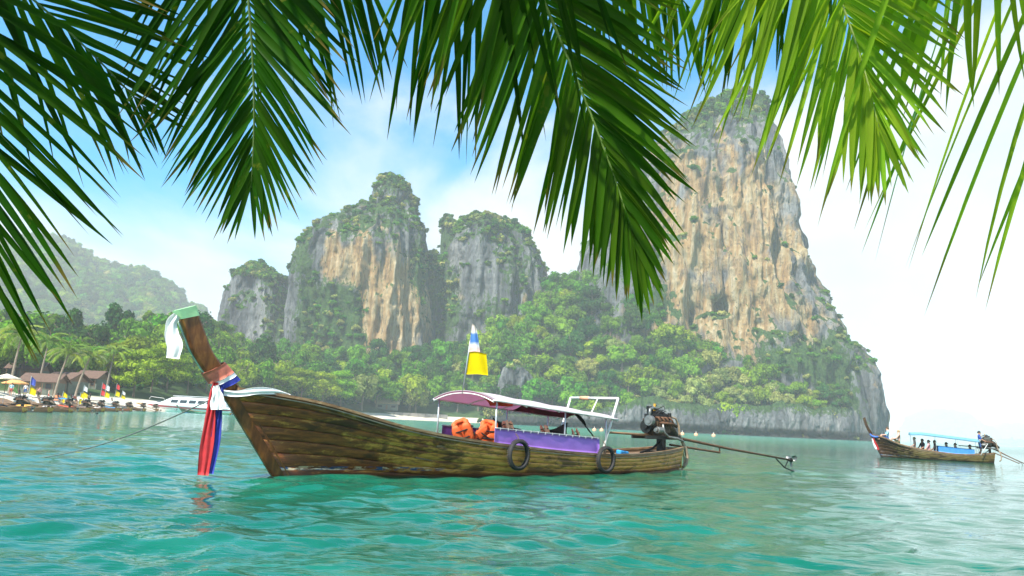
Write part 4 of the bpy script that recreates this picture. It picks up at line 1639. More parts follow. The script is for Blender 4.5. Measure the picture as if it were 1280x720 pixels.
def engine_parts(eng, tip, detail=True):
    """car engine on a swivel post; origin at the swivel, x aft; tip = propeller end of the shaft"""
    def p(name, b, mat, bev=0.0, smooth=False, parent=eng):
        return b.build(name, mat, parent, smooth, bev)
    T = Vector(tip)
    d = T.normalized()
    sh = MB().tube([Vector((-0.1, 0, 0.12)), d * 0.6 + Vector((0, 0, 0.1)), T * 0.5 + Vector((0, 0, 0.03)), T], [0.05, 0.045, 0.036, 0.028], 8)
    p('drive_shaft', sh, METAL_RU, 0, True)
    p('brace_bar', MB().tube([d * 0.35 + Vector((0, 0, -0.14)), d * 2.5 + Vector((0, 0, -0.13))], 0.035, 6).cyl(d * 2.5 + Vector((0, 0, -0.14)), d * 2.5 + Vector((0, 0, 0.05)), 0.025, 6), METAL_RU)
    side = Vector((-d.y, d.x, 0)).normalized()
    pr = MB().tube([T - d * 0.1, T + d * 0.02, T + d * 0.16], [0.05, 0.075, 0.03], 8)
    p('propeller_hub', pr, METAL_DK, 0, True)
    up = side.cross(d)
    for k in range(3):
        a = 2 * PI * k / 3 + 1.6
        w = side * math.cos(a) + up * math.sin(a)
        x = d.cross(w)
        P = []
        for i in range(5):
            t = i / 4
            c = T + d * 0.05 + w * (0.05 + 0.19 * t)
            hw = 0.085 * math.sin(PI * (0.2 + 0.72 * t))
            P.append([c - x * hw - d * hw * 0.5, c, c + x * hw + d * hw * 0.5])
        p('propeller_blade', MB().slab(P, 0.008), METAL_LT, 0, True)
    p('skeg', MB().tube([T - d * 0.75 + Vector((0, 0, -0.03)), T - d * 0.3 + Vector((0, 0, -0.28)), T + d * 0.2 + Vector((0, 0, -0.36))], 0.022, 6)
      .tube([T - d * 0.1, T - d * 0.3 + Vector((0, 0, -0.28))], 0.018, 6), METAL_DK)
    p('engine_block', MB().box((-0.25, 0, 0.36), (0.85, 0.42, 0.42)).box((-0.25, 0, 0.10), (0.7, 0.3, 0.16), taper=1.15), METAL_BR, 0.03)
    p('cylinder_head', MB().box((-0.25, 0, 0.63), (0.8, 0.32, 0.13)).box((-0.25, 0.02, 0.73), (0.68, 0.2, 0.09), taper=0.85), METAL_DK, 0.02)
    p('swivel_post', MB().box((0, 0, -0.2), (0.2, 0.2, 0.42)).box((-0.1, 0, -0.40), (0.8, 0.5, 0.08)).tube([(-0.95, 0.05, -0.42), (-0.4, 0.03, -0.3), (0, 0, -0.06)], 0.035, 6), METAL_DK, 0.01)
    p('mount_rail', MB().box((-0.25, -0.24, 0.03), (1.7, 0.06, 0.1)).box((-0.25, 0.24, 0.03), (1.7, 0.06, 0.1)).box((0.4, 0, 0.03), (0.12, 0.5, 0.08)), METAL_DK, 0.008)
    p('tiller', MB().tube([(-0.6, -0.05, 0.08), (-1.4, -0.06, 0.1), (-2.7, -0.08, 0.12)], [0.04, 0.033, 0.028], 8), RAILW if detail else METAL_LT, 0, True)
    p('flywheel', MB().cyl((-0.70, 0, 0.34), (-0.78, 0, 0.34), 0.2, 18).cyl((-0.78, 0, 0.34), (-0.84, 0, 0.34), 0.09, 12), METAL_DK, 0.01)
    if not detail:
        p('air_filter', MB().cyl((-0.35, -0.05, 0.78), (-0.35, -0.05, 0.92), 0.18, 14), METAL_DK, 0.01)
        return
    p('gearbox', MB().tube([(0.15, 0, 0.36), (0.4, 0, 0.30), (0.72, 0, 0.14), (0.85, 0, 0.1)], [0.24, 0.19, 0.10, 0.06], 12), METAL_BR, 0, True)
    p('air_filter', MB().cyl((-0.88, -0.16, 0.5), (-0.74, -0.16, 0.5), 0.15, 18).cyl((-0.9, -0.16, 0.5), (-0.88, -0.16, 0.5), 0.1, 14), METAL_LT, 0.012)
    p('alternator', MB().cyl((-0.66, -0.3, 0.24), (-0.42, -0.3, 0.24), 0.1, 14).cyl((-0.74, -0.3, 0.24), (-0.68, -0.3, 0.24), 0.06, 12), METAL_LT, 0.01)
    mf = MB()
    for k in range(4):
        x = -0.55 + 0.2 * k
        mf.tube([(x, -0.17, 0.60), (x, -0.27, 0.60), (x + 0.05, -0.31, 0.52), (x + 0.1, -0.31, 0.45)], 0.032, 7)
    mf.tube([(-0.5, -0.31, 0.45), (0.15, -0.31, 0.43), (0.35, -0.3, 0.36)], 0.045, 8)
    p('exhaust_manifold', mf, METAL_RU, 0, True)
    p('carburettor', MB().box((-0.2, 0.24, 0.74), (0.2, 0.16, 0.2)).cyl((-0.2, 0.24, 0.84), (-0.2, 0.24, 0.93), 0.14, 14), METAL_DK, 0.012)
    p('intake_pipe', MB().tube([(-0.75, -0.12, 0.62), (-0.72, -0.1, 0.82), (-0.5, -0.06, 0.88), (-0.2, 0.02, 0.84), (0.1, 0.05, 0.82)], 0.045, 8), METAL_LT, 0, True)
    p('fuel_filter', MB().cyl((0.12, -0.2, 0.55), (0.12, -0.2, 0.75), 0.06, 10).box((0.2, 0.1, 0.66), (0.2, 0.22, 0.16)), METAL_DK, 0.01)
    p('oil_filler', MB().cyl((-0.35, 0, 0.76), (-0.35, 0, 1.0), 0.035, 10), simple('yellow_cap', (0.75, 0.38, 0.04), 0.5))
    p('drain_pipe', MB().tube([(-0.42, -0.34, 0.42), (-0.40, -0.38, 0.18), (-0.2, -0.38, 0.06), (0.35, -0.34, 0.02), (0.7, -0.3, -0.06)], 0.035, 8), METAL_LT, 0, True)
    p('cooling_pipe', MB().tube([(0.15, -0.15, 0.66), (0.45, -0.2, 0.6), (0.58, -0.22, 0.4), (0.6, -0.24, 0.12), (0.7, -0.26, -0.05), (0.86, -0.28, -0.28), (0.92, -0.3, -0.52), (0.86, -0.3, -0.72), (0.72, -0.3, -0.8)], [0.03, 0.03, 0.03, 0.035, 0.045, 0.055, 0.055, 0.05, 0.045], 9), HOSE, 0, True)
    wires = MB()
    rg = np.random.default_rng(4)
    for k in range(9):
        a = np.array([rg.uniform(-0.7, 0.1), rg.uniform(-0.24, 0.1), rg.uniform(0.45, 0.85)])
        c = np.array([rg.uniform(-0.7, 0.3), rg.uniform(-0.3, 0.1), rg.uniform(0.3, 0.9)])
        mid = (a + c) / 2 + np.array([0, -0.12, 0.1])
        wires.tube([a, mid, c], 0.013, 5)
    p('wiring', wires, RUBBER, 0, True)
    p('bolt_plate', MB().box((-0.05, -0.23, 0.4), (0.22, 0.05, 0.18)).box((-0.42, -0.23, 0.38), (0.24, 0.06, 0.22)).cyl((-0.42, -0.26, 0.38), (-0.42, -0.33, 0.38), 0.075, 12).cyl((-0.05, -0.25, 0.4), (-0.05, -0.3, 0.4), 0.05, 10), METAL_BR, 0.01)


def sub(name, e, loc=(0, 0, 0), rotz=0.0):
    o = bpy.data.objects.new(name, None)
    COL.objects.link(o)
    o.parent = e
    o.location = loc
    o.rotation_euler = (0, 0, rotz)
    return o


PURPLE = simple('purple_vinyl', (0.36, 0.17, 0.66), 0.42, 0, 0.14, 2.2, 0.08)
PURPLE_D = simple('violet_vinyl', (0.16, 0.05, 0.30), 0.5, 0, 0.2, 3)


def sheet_mat(name, top, under, trans=0.25):
    mt, nt, out = node_mat(name)
    gq = NT(nt)
    n = gq.noise(gq.obj(), 3.0, 4)
    d = gq.n('ShaderNodeBsdfDiffuse')
    gq.l(gq.ramp(n, [(0.3, tuple(c * 0.85 for c in top)), (0.7, top)]), d.inputs[0])
    t = gq.n('ShaderNodeBsdfTranslucent')
    t.inputs[0].default_value = under + (1,)
    mx = gq.n('ShaderNodeMixShader')
    mx.inputs[0].default_value = trans
    gq.l(d.outputs[0], mx.inputs[1])
    gq.l(t.outputs[0], mx.inputs[2])
    gq.l(mx.outputs[0], out.inputs[0])
    return mt


ROOF_W = sheet_mat('roof_sheet', (0.80, 0.76, 0.76), (0.78, 0.42, 0.60), 0.45)
BLACK_CL = simple('black_cloth', (0.012, 0.012, 0.013), 0.85, 0, 0.3, 4)
MAROON = simple('maroon_cloth', (0.10, 0.015, 0.018), 0.85, 0, 0.4, 5)
ORANGE = simple('orange_vest', (0.72, 0.12, 0.025), 0.65, 0, 0.3, 6, 0.2)
PEACH = simple('faded_vest', (0.85, 0.42, 0.24), 0.7, 0, 0.3, 6, 0.2)
WHITE_CL = simple('white_cloth', (0.80, 0.80, 0.78), 0.8, 0, 0.12, 6)

# ------------------------------------------------------------------ the near boat
boat = thing('longtail_boat', 'old wooden longtail boat with purple side panel and ribbons on its prow', 'boat', tuple(BOAT_A), BOAT_ROT)
hull_parts(boat)
U0, U1 = 4.45, 8.85


def roof_edge(u):
    return np.interp(u, [U0, U1], [1.66, 1.40])


def roof_pt(u, q, dz=0.0):
    """q from -1 (camera side) to 1 across the barrel roof"""
    return (u, q * 1.04, roof_edge(u) + np.interp(u, [U0, U1], [0.20, 0.13]) * (1 - abs(q) ** 2.2) + dz + 0.012 * math.sin(u * 5.2) * (1 - q * q))


canopy = sub('canopy', boat)
b = MB().slab([[roof_pt(u, q) for q in np.linspace(-1, 1, 21)] for u in np.linspace(U0, U1, 34)], 0.012)
b.build('roof_sheet', ROOF_W, canopy, True)
for u in (U0 + 0.02, 5.5, 6.6, 7.7, U1 - 0.02):
    MB().tube([roof_pt(u, q, -0.05) for q in np.linspace(-1, 1, 15)], 0.016, 6).build('roof_rib', WPIPE, canopy, True)
for q in (-1, 1):
    MB().tube([roof_pt(u, q, -0.012) for u in np.linspace(U0, U1, 24)], 0.020, 6).build('edge_pipe', WPIPE, canopy, True)
for u in (4.6, 6.85, 8.40):
    for q in (-1, 1):
        y = q * min(float(bgun(u)) - 0.02, 1.0)
        MB().cyl((u, y, float(zg(u)) - 0.08), (u, q * 1.0, roof_edge(u)), 0.020, 8).build('post', GPIPE, canopy, True)


def panel(uA, uB, q, top0, top1, mat, name, pr):
    P = []
    for u in np.linspace(uA, uB, 30):
        row = []
        zb, zt = float(zg(u)) + 0.02, np.interp(u, [uA, uB], [top0, top1]) - 0.008 * math.sin((u - uA) * 9) ** 2
        for t in np.linspace(0, 1, 6):
            row.append((u, q * (min(float(bgun(u)) - 0.03, 1.02) + 0.010 * math.sin(u * 7 + t * 3) * t), zb + (zt - zb) * t))
        P.append(row)
    return MB().slab(P, 0.008).build(name, mat, pr, True)


panel(4.56, 8.14, -1, 1.05, 0.90, PURPLE, 'side_panel', boat)
panel(4.75, 8.3, 1, 1.05, 0.90, PURPLE_D, 'side_panel', boat)
for q, a_, b_ in ((-1, 4.56, 8.14), (1, 4.75, 8.3)):
    MB().tube([(u, q * (min(float(bgun(u)) - 0.03, 1.02) + 0.01), np.interp(u, [a_, b_], [1.06, 0.91])) for u in np.linspace(a_, b_, 16)], 0.014, 6).build('panel_rail', GPIPE, boat, True)
lc = MB()
for u in np.linspace(4.7, 8.05, 15):
    y, z = -(min(float(bgun(u)) - 0.03, 1.02) + 0.014), np.interp(u, [4.56, 8.14], [1.05, 0.90])
    lc.tube([(u, y, z - 0.035), (u + 0.01, y - 0.012, z + 0.0), (u + 0.03, y + 0.02, z + 0.022)], 0.006, 5)
lc.build('lacing', WHITE_CL, boat)
# white pipe arch behind the roof
arch = sub('pipe_arch', boat)
nf, nt_, ft, ff = (8.25, -1.0, 0.50), (8.90, -0.98, 1.93), (9.28, 0.98, 1.95), (8.70, 0.98, 0.50)
for nm, pth in (('upright', [nf, nt_]), ('crossbar', [nt_, ft]), ('upright', [ft, ff]), ('stay', [(8.45, -0.4, 1.40), (9.04, -0.2, 1.94)])):
    MB().tube(pth, 0.032 if nm != 'stay' else 0.018, 8).build(nm, WPIPE, arch, True)
MB().cyl((9.12, 0.2, 1.94), (9.20, 0.55, 1.945), 0.05, 8).build('rope_wrap', PEACH, arch, True)
engine = sub('engine', boat, (12.25, 0, 0.93))
tipw = atP(988, 575, np.array([0, 26.0, 0]), np.array([0, 1.0, 0])) - BOAT_A
tipl = (tipw @ BAX - 12.25, -(tipw @ BN), tipw[2] - 0.93)
engine_parts(engine, tipl)
# prow finery
capb = curve_loft([(-2.005, 2.66), (-2.10, 2.80)], [(-1.695, 2.765), (-1.78, 2.93)], (0.115, 0.12, 0.125), (0.13, 0.13, 0.135), 5)
capb.build('prow_wrap', simple('pale_green_cloth', (0.50, 0.80, 0.42), 0.7, 0, 0.15, 5), boat)
MB().tube([(-2.03, 0, 2.68), (-1.76, 0, 2.16), (-1.53, 0, 1.86), (-1.33, 0, 1.66), (-1.06, 0, 1.38)], 0.016, 6).build('stem_edging', simple('mint_paint', (0.45, 0.62, 0.5), 0.5), boat, True)
# clutter on the after deck
MB().tube([(10.9 + 0.22 * math.cos(t) * (1 + 0.03 * t), -0.2 + 0.22 * math.sin(t) * (1 + 0.03 * t), 0.44 + 0.002 * t) for t in np.linspace(0, 25, 120)], 0.022, 6).build('rope_coil', simple('old_rope', (0.16, 0.11, 0.07), 0.9), boat, True)


# ------------------------------------------------------------------ ribbons, cloths, flags
def ribbon(name, pts, width, mat, label, cat, folds=3, amp=0.03, wdir=None, group=None, tiew=0.3, parent=None, thick=0.006, endw=1.0):
    """pleated cloth strip along a 3-D path"""
    K = np.array(pts, float)
    d = np.concatenate([[0], np.cumsum(np.linalg.norm(np.diff(K, axis=0), axis=1))])
    t = np.linspace(0, d[-1], 26)
    Pth = np.stack([np.interp(t, d, K[:, i]) for i in range(3)], 1)
    for _ in range(3):
        Pth[1:-1] = (Pth[:-2] + 2 * Pth[1:-1] + Pth[2:]) / 4
    W0 = np.array(wdir if wdir is not None else (1.0, 0.1, 0), float)
    P = []
    for i, p in enumerate(Pth):
        f = i / 25
        T = Pth[min(i + 1, 25)] - Pth[max(i - 1, 0)]
        T /= np.linalg.norm(T)
        W = W0 - T * (W0 @ T)
        W /= np.linalg.norm(W)
        Nn = np.cross(T, W)
        w = width * np.interp(f, [0, 0.12, 0.4, 1], [tiew, 0.6, 1, endw]) if tiew < 1 else width
        row = []
        for q in np.linspace(-0.5, 0.5, 13):
            row.append(p + W * q * w + Nn * amp * math.sin(q * 2 * PI * folds + f * 2.2) * (1.2 - 0.5 * f) + W * 0.012 * math.sin(f * 9 + q * 4))
        P.append(row)
    o = MB().slab(P, thick).build(name, mat, parent, True)
    if label:
        tag(o, label, cat, group)
    return o


RED_CL = simple('red_cloth', (0.46, 0.025, 0.03), 0.75, 0, 0.3, 5)
BLUE_CL = simple('blue_cloth', (0.035, 0.05, 0.36), 0.75, 0, 0.3, 5)
knot = bw(*[bl(268, 484, 0.16)[i] * (1, -1, 1)[i] for i in range(3)])
KY = float(knot[1]) - 0.05
q_ = lambda px, py, dy=0.0: atY(px, py, KY + dy)
ribbon('red_ribbon', [q_(270, 478), q_(266, 500), q_(261, 540), q_(254, 594)], 0.20, RED_CL, 'long red ribbon hanging from the prow of the purple-panelled boat', 'ribbon', 2.2, 0.02)
ribbon('blue_ribbon', [q_(277, 482, 0.04), q_(275, 505, 0.04), q_(270, 545, 0.04), q_(262, 592, 0.04)], 0.16, BLUE_CL, 'long dark blue ribbon hanging beside the red one on the prow', 'ribbon', 2.0, 0.02)
ribbon('white_ribbon', [q_(270, 482, -0.05), q_(272, 495, -0.06), q_(271, 512, -0.06)], 0.20, WHITE_CL, 'short white ribbon knotted over the red and blue ones', 'ribbon', 2.5, 0.02)
wr = thing('prow_sash', 'red, white and blue sash wound around the prow post', 'sash', tuple(bw(-1.2, 0, 1.6)), BOAT_ROT)


def wrap_band(t0, t1, mat, nm, sw):
    """band wound round the post between two fractions of the neck"""
    P = []
    for k in np.linspace(0, 2 * PI, 25):
        f, s = math.cos(k), math.sin(k)
        row = []
        for q in np.linspace(t0, t1, 5):
            fu, fz = np.interp(q, [0, 1], [-1.26, -1.55]), np.interp(q, [0, 1], [1.58, 1.88])
            bu, bz = np.interp(q, [0, 1], [-0.78, -1.10]), np.interp(q, [0, 1], [1.63, 1.92])
            m_ = (f + 1) / 2
            x = fu * m_ + bu * (1 - m_) + (0.03 if f > 0 else -0.03) * abs(f)
            z = fz * m_ + bz * (1 - m_) - sw * (f)
            row.append((x + 1.2, s * (0.155 + 0.012 * math.sin(k * 6 + q * 9)), z - 1.6))
        P.append(row)
    MB().slab(P, 0.012).build(nm, mat, wr, True)


wrap_band(0.42, 0.98, simple('faded_red_cloth', (0.72, 0.20, 0.13), 0.75, 0, 0.35, 5), 'red_band', 0.10)
wrap_band(0.24, 0.42, WHITE_CL, 'white_band', 0.10)
wrap_band(-0.02, 0.24, BLUE_CL, 'blue_band', 0.10)
ribbon('white_scarf', [bw(-1.28, 0.18, 1.48), bw(-0.95, 0.24, 1.46), bw(-0.6, 0.34, 1.54), bw(-0.25, 0.38, 1.55), bw(-0.02, 0.42, 1.50)], 0.15, WHITE_CL,
       'white scarf tied round the prow and laid along the gunwale', 'scarf', 1.6, 0.012, wdir=(0, 0, 1), tiew=0.5, endw=0.25)
PY = float(bw(-2.0, 0, 2.7)[1]) - 0.1
ribbon('pale_streamer', [atY(221, 394, PY), atY(214, 403, PY), atY(214, 420, PY), atY(219, 432, PY), atY(216, 448, PY)], 0.24, WHITE_CL, 'white streamer fluttering from the pale green prow tip', 'streamer', 1.3, 0.025, tiew=0.35)
# mooring line
ra, rb = bw(-1.15, 0.12, 1.45), atZ(10, 577, -0.15)
tag(MB().tube([ra + (rb - ra) * t + np.array([0, 0, -0.25 * math.sin(PI * t)]) for t in np.linspace(0, 1, 14)], 0.012, 6).build('mooring_rope', simple('grey_rope', (0.12, 0.14, 0.12), 0.9), None, True),
    'thin taut mooring rope running from the ribboned prow into the sea', 'rope')
# flag pole with two flags
fp0, fp1 = bw(*[bl(578, 490, 0)[i] * (1, -1, 1)[i] for i in range(3)]), atP(591, 405, BOAT_A, BN)
pole = thing('flag_pole', 'thin flag pole with yellow and striped flags on the boat roof', 'flag', tuple(fp0))
MB().cyl((0, 0, -0.03), tuple(fp1 - fp0), 0.013, 7).build('pole', GPIPE, pole, True)


def flag(pts, mat, nm, wave=0.05):
    """pts: px corners hoist-bottom, hoist-top, fly-top, fly-bottom"""
    Y = float((fp0 + fp1)[1] / 2) - 0.02
    a, b_, c, d = [atY(px, py, Y) - fp0 for px, py in pts]
    P = []
    for t in np.linspace(0, 1, 16):
        row = []
        for s in np.linspace(0, 1, 12):
            p = (a * (1 - s) + b_ * s) * (1 - t) + (d * (1 - s) + c * s) * t
            row.append(p + np.array([0, wave * math.sin(t * 7 + s * 2) * t, 0.02 * math.sin(t * 5) * t]))
        P.append(row)
    MB().slab(P, 0.004).build(nm, mat, pole, True)


def flag_cloth(name, top):
    return sheet_mat(name, top, top, 0.35)


def banner_mat():
    mt, nt, out = node_mat('striped_flag')
    gq = NT(nt)
    sx = gq.n('ShaderNodeSeparateXYZ')
    gq.l(gq.obj(), sx.inputs[0])
    n = gq.noise(gq.obj(), 9.0, 3)
    f = gq.math('ADD', gq.math('MULTIPLY', gq.math('SUBTRACT', sx.outputs[2], 0.88), 1.55), gq.math('MULTIPLY', gq.math('SUBTRACT', n, 0.5), 0.10))
    c = gq.ramp(f, [(0.0, (0.80, 0.36, 0.26)), (0.18, (0.82, 0.62, 0.55)), (0.30, (0.8, 0.8, 0.8)), (0.44, (0.10, 0.26, 0.62)), (0.70, (0.13, 0.30, 0.66)), (0.78, (0.82, 0.8, 0.78)), (0.92, (0.82, 0.7, 0.62))], 'LINEAR')
    d = gq.n('ShaderNodeBsdfDiffuse')
    t = gq.n('ShaderNodeBsdfTranslucent')
    gq.l(c, d.inputs[0])
    gq.l(c, t.inputs[0])
    mx = gq.n('ShaderNodeMixShader')
    mx.inputs[0].default_value = 0.3
    gq.l(d.outputs[0], mx.inputs[1])
    gq.l(t.outputs[0], mx.inputs[2])
    gq.l(mx.outputs[0], out.inputs[0])
    return mt


flag([(583, 468), (587, 440), (608, 441), (610, 468)], flag_cloth('yellow_flag', (0.85, 0.68, 0.01)), 'yellow_flag')
flag([(586, 440), (590, 404), (596, 410), (600, 439)], banner_mat(), 'striped_flag', 0.03)


# ------------------------------------------------------------------ fenders, vests, cloths on the boat
def tyre(px, py, rad, label, tilt):
    c = bw(*[bl(px, py, 1.16)[i] * (1, -1, 1)[i] for i in range(3)])
    e = thing('tyre_fender', label, 'tyre', tuple(c), BOAT_ROT + tilt)
    P = []
    for k in np.linspace(0, 2 * PI, 40, endpoint=False):
        row = []
        for w in np.linspace(0, 2 * PI, 12, endpoint=False):
            r_ = rad + 0.040 * math.cos(w) * (1.15 if math.cos(w) > 0 else 0.8)
            row.append((r_ * math.cos(k), 0.055 * math.sin(w), r_ * math.sin(k)))
        P.append(row)
    bb = MB()
    bb.grid(P + [P[0]], True)
    bb.build('tyre_casing', RUBBER, e, True)
    tr = MB()
    for k in np.linspace(0, 2 * PI, 44, endpoint=False):
        R1 = rad + 0.045
        tr.box((R1 * math.cos(k), 0, R1 * math.sin(k)), (0.012, 0.085, 0.022), (0, -k, 0.35))
    tr.build('tread', RUBBER, e)
    MB().tube([(0, 0.0, rad - 0.01), (0.015, 0.06, rad + 0.10), (0.0, 0.12, rad + 0.17)], 0.010, 6).build('lashing', simple('old_rope', (0.16, 0.11, 0.07)), e)


tyre(648.5, 568.5, 0.285, 'black tyre fender hanging below the front end of the purple panel', 0.05)
tyre(757.5, 574.5, 0.275, 'black tyre fender hanging below the rear end of the purple panel', -0.03)


def life_vest(loc, rot, mat, label, group=None, s=1.0, collar=True):
    e = thing('life_vest', label, 'life vest', loc, 0, group)
    e.rotation_euler = rot
    e.scale = (s, s, s)

    def pad(cx, cy, w, d, z0, z1, nm):
        P = []
        for k in np.linspace(0, 2 * PI, 15)[:-1]:
            row = []
            for t in np.linspace(0, 1, 7):
                pf = (math.sin(PI * (0.06 + 0.88 * t))) ** 0.35
                c, s_ = math.cos(k), math.sin(k)
                row.append((cx + w / 2 * pf * math.copysign(abs(c) ** 0.5, c), cy + d / 2 * pf * math.copysign(abs(s_) ** 0.7, s_), z0 + (z1 - z0) * t))
            P.append(row)
        bb = MB()
        bb.grid([list(r_) for r_ in zip(*P)], True)
        n = 14
        bb.f.append(tuple(range(n))[::-1])
        bb.f.append(tuple(6 * n + i for i in range(n)))
        bb.build(nm, mat, e, True)
    pad(-0.12, -0.09, 0.21, 0.09, 0, 0.42, 'front_pad')
    pad(0.12, -0.09, 0.21, 0.09, 0, 0.42, 'front_pad')
    pad(0, 0.09, 0.42, 0.08, 0, 0.46, 'back_pad')
    if collar:
        MB().tube([(-0.13, -0.08, 0.36), (-0.14, 0.0, 0.43), (-0.08, 0.09, 0.45), (0.08, 0.09, 0.45), (0.14, 0.0, 0.43), (0.13, -0.08, 0.36)], 0.06, 8).build('collar', mat, e, True)
    for z in (0.12, 0.28):
        MB().tube([(0.245 * math.cos(k), 0.145 * math.sin(k) - 0.0, z) for k in np.linspace(0, 2 * PI, 24, endpoint=False)], 0.016, 5, True).build('strap', BLACK_CL, e)
    return e


def bpt(px, py, off):
    c = bl(px, py, off)
    return tuple(bw(c[0], off, c[2]))


life_vest(bpt(583, 552, 0.45), (0.25, -0.35, BOAT_ROT - 0.9), ORANGE, 'orange life vest with black straps leaning farthest forward under the roof', s=1.0)
life_vest(bpt(598, 555, 0.42), (0.30, 0.55, BOAT_ROT - 0.5), ORANGE, 'orange life vest slumped sideways between two others', s=0.95)
life_vest(bpt(609, 554, 0.55), (0.1, 0.05, BOAT_ROT - 0.7), ORANGE, 'upright orange life vest against the end of the purple panel', s=1.0)
for px, py, lab in ((636, 541, 'faded orange vest draped over the purple panel near its front post'), (683, 546, 'faded orange vest draped over the middle of the purple panel'),
                    (722, 550, 'faded orange vest draped over the rear of the purple panel'), (744, 557, 'faded orange vest lying against the white pipe arch')):
    life_vest(bpt(px, py, 0.78), (-0.35, random.uniform(-0.4, 0.4), BOAT_ROT + R(30) + random.uniform(-0.4, 0.4)), PEACH, lab, s=0.62 if px != 744 else 0.5, collar=False)


def cloth(pxs, off, mat, label, nm, sag=0.05):
    a, b_, c, d = [np.array(bpt(px, py, off)) for px, py in pxs]
    P = []
    for t in np.linspace(0, 1, 14):
        row = []
        for s in np.linspace(0, 1, 9):
            p = (a * (1 - s) + b_ * s) * (1 - t) + (d * (1 - s) + c * s) * t
            row.append(p + BN * 0.03 * math.sin(t * 9 + s * 4) + np.array([0, 0, -sag * math.sin(PI * t) * s]))
        P.append(row)
    tag(MB().slab(P, 0.01).build(nm, mat, None, True), label, 'cloth')


cloth([(617, 556), (617, 522), (651, 536), (651, 540)], 0.45, BLACK_CL, 'black cloth stretched down from the front roof post', 'black_cloth')
cloth([(670, 543), (677, 538), (709, 528), (709, 550)], 0.35, BLACK_CL, 'black cloth hung beside the middle roof post', 'black_cloth')
cloth([(726, 520), (719, 517), (745, 548), (744, 551)], 0.5, BLACK_CL, 'narrow black strap of cloth hanging from the rear of the roof', 'black_cloth', 0.02)
cloth([(640, 513), (654, 506), (722, 516), (708, 523)], 0.1, MAROON, 'maroon cloth bundled up under the roof', 'maroon_cloth', 0.06)
cloth([(612, 507), (606, 498), (645, 502), (640, 508)], -0.2, ORANGE, 'red-orange cloth tucked under the front of the roof', 'red_cloth', 0.02)
# hoop of hose hanging at the stern
sc_c = np.array(bpt(850, 575, 0.25))
tag(MB().tube([sc_c + BAX * 0.25 * math.cos(k) * 0.9 + np.array([0, 0, 0.30 * math.sin(k)]) for k in np.linspace(0, 2 * PI, 36, endpoint=False)], 0.024, 8, True).build('hose_hoop', HOSE, None, True),
    'hoop of tan hose hanging from the stern of the purple-panelled boat', 'hose')
tag(MB().cyl(bpt(851, 566, 0.25), bpt(851, 585, 0.25), 0.03, 8).build('yellow_float', simple('yellow_cap', (0.75, 0.38, 0.04)), None, True), 'yellow stick float hanging inside the hose hoop', 'float')
tag(MB().box(bpt(778, 566, 0.2), (0.35, 0.18, 0.12), (0.1, 0.1, 0.7)).build('blue_bag', simple('bright_blue', (0.03, 0.30, 0.62)), None, False, 0.03), 'small bright blue bag lying on the boat stern deck', 'bag')

# ------------------------------------------------------------------ people
SKIN = [simple('skin_a', (0.52, 0.30, 0.20), 0.6, 0, 0.1), simple('skin_b', (0.36, 0.19, 0.115), 0.6, 0, 0.1), simple('skin_c', (0.60, 0.37, 0.27), 0.6, 0, 0.1)]
HAIR = [simple('hair_dark', (0.02, 0.015, 0.012), 0.6), simple('hair_brown', (0.09, 0.05, 0.025), 0.6), simple('hair_fair', (0.40, 0.27, 0.13), 0.6)]
J = {  # joints: standing figure 1.72 m, facing -y
    'pel': (0, 0, 0.95), 'wai': (0, 0.005, 1.10), 'che': (0, 0.01, 1.30), 'nec': (0, 0.02, 1.46), 'hea': (0, -0.01, 1.58), 'cro': (0, 0.0, 1.69), 'nos': (0, -0.10, 1.585)}


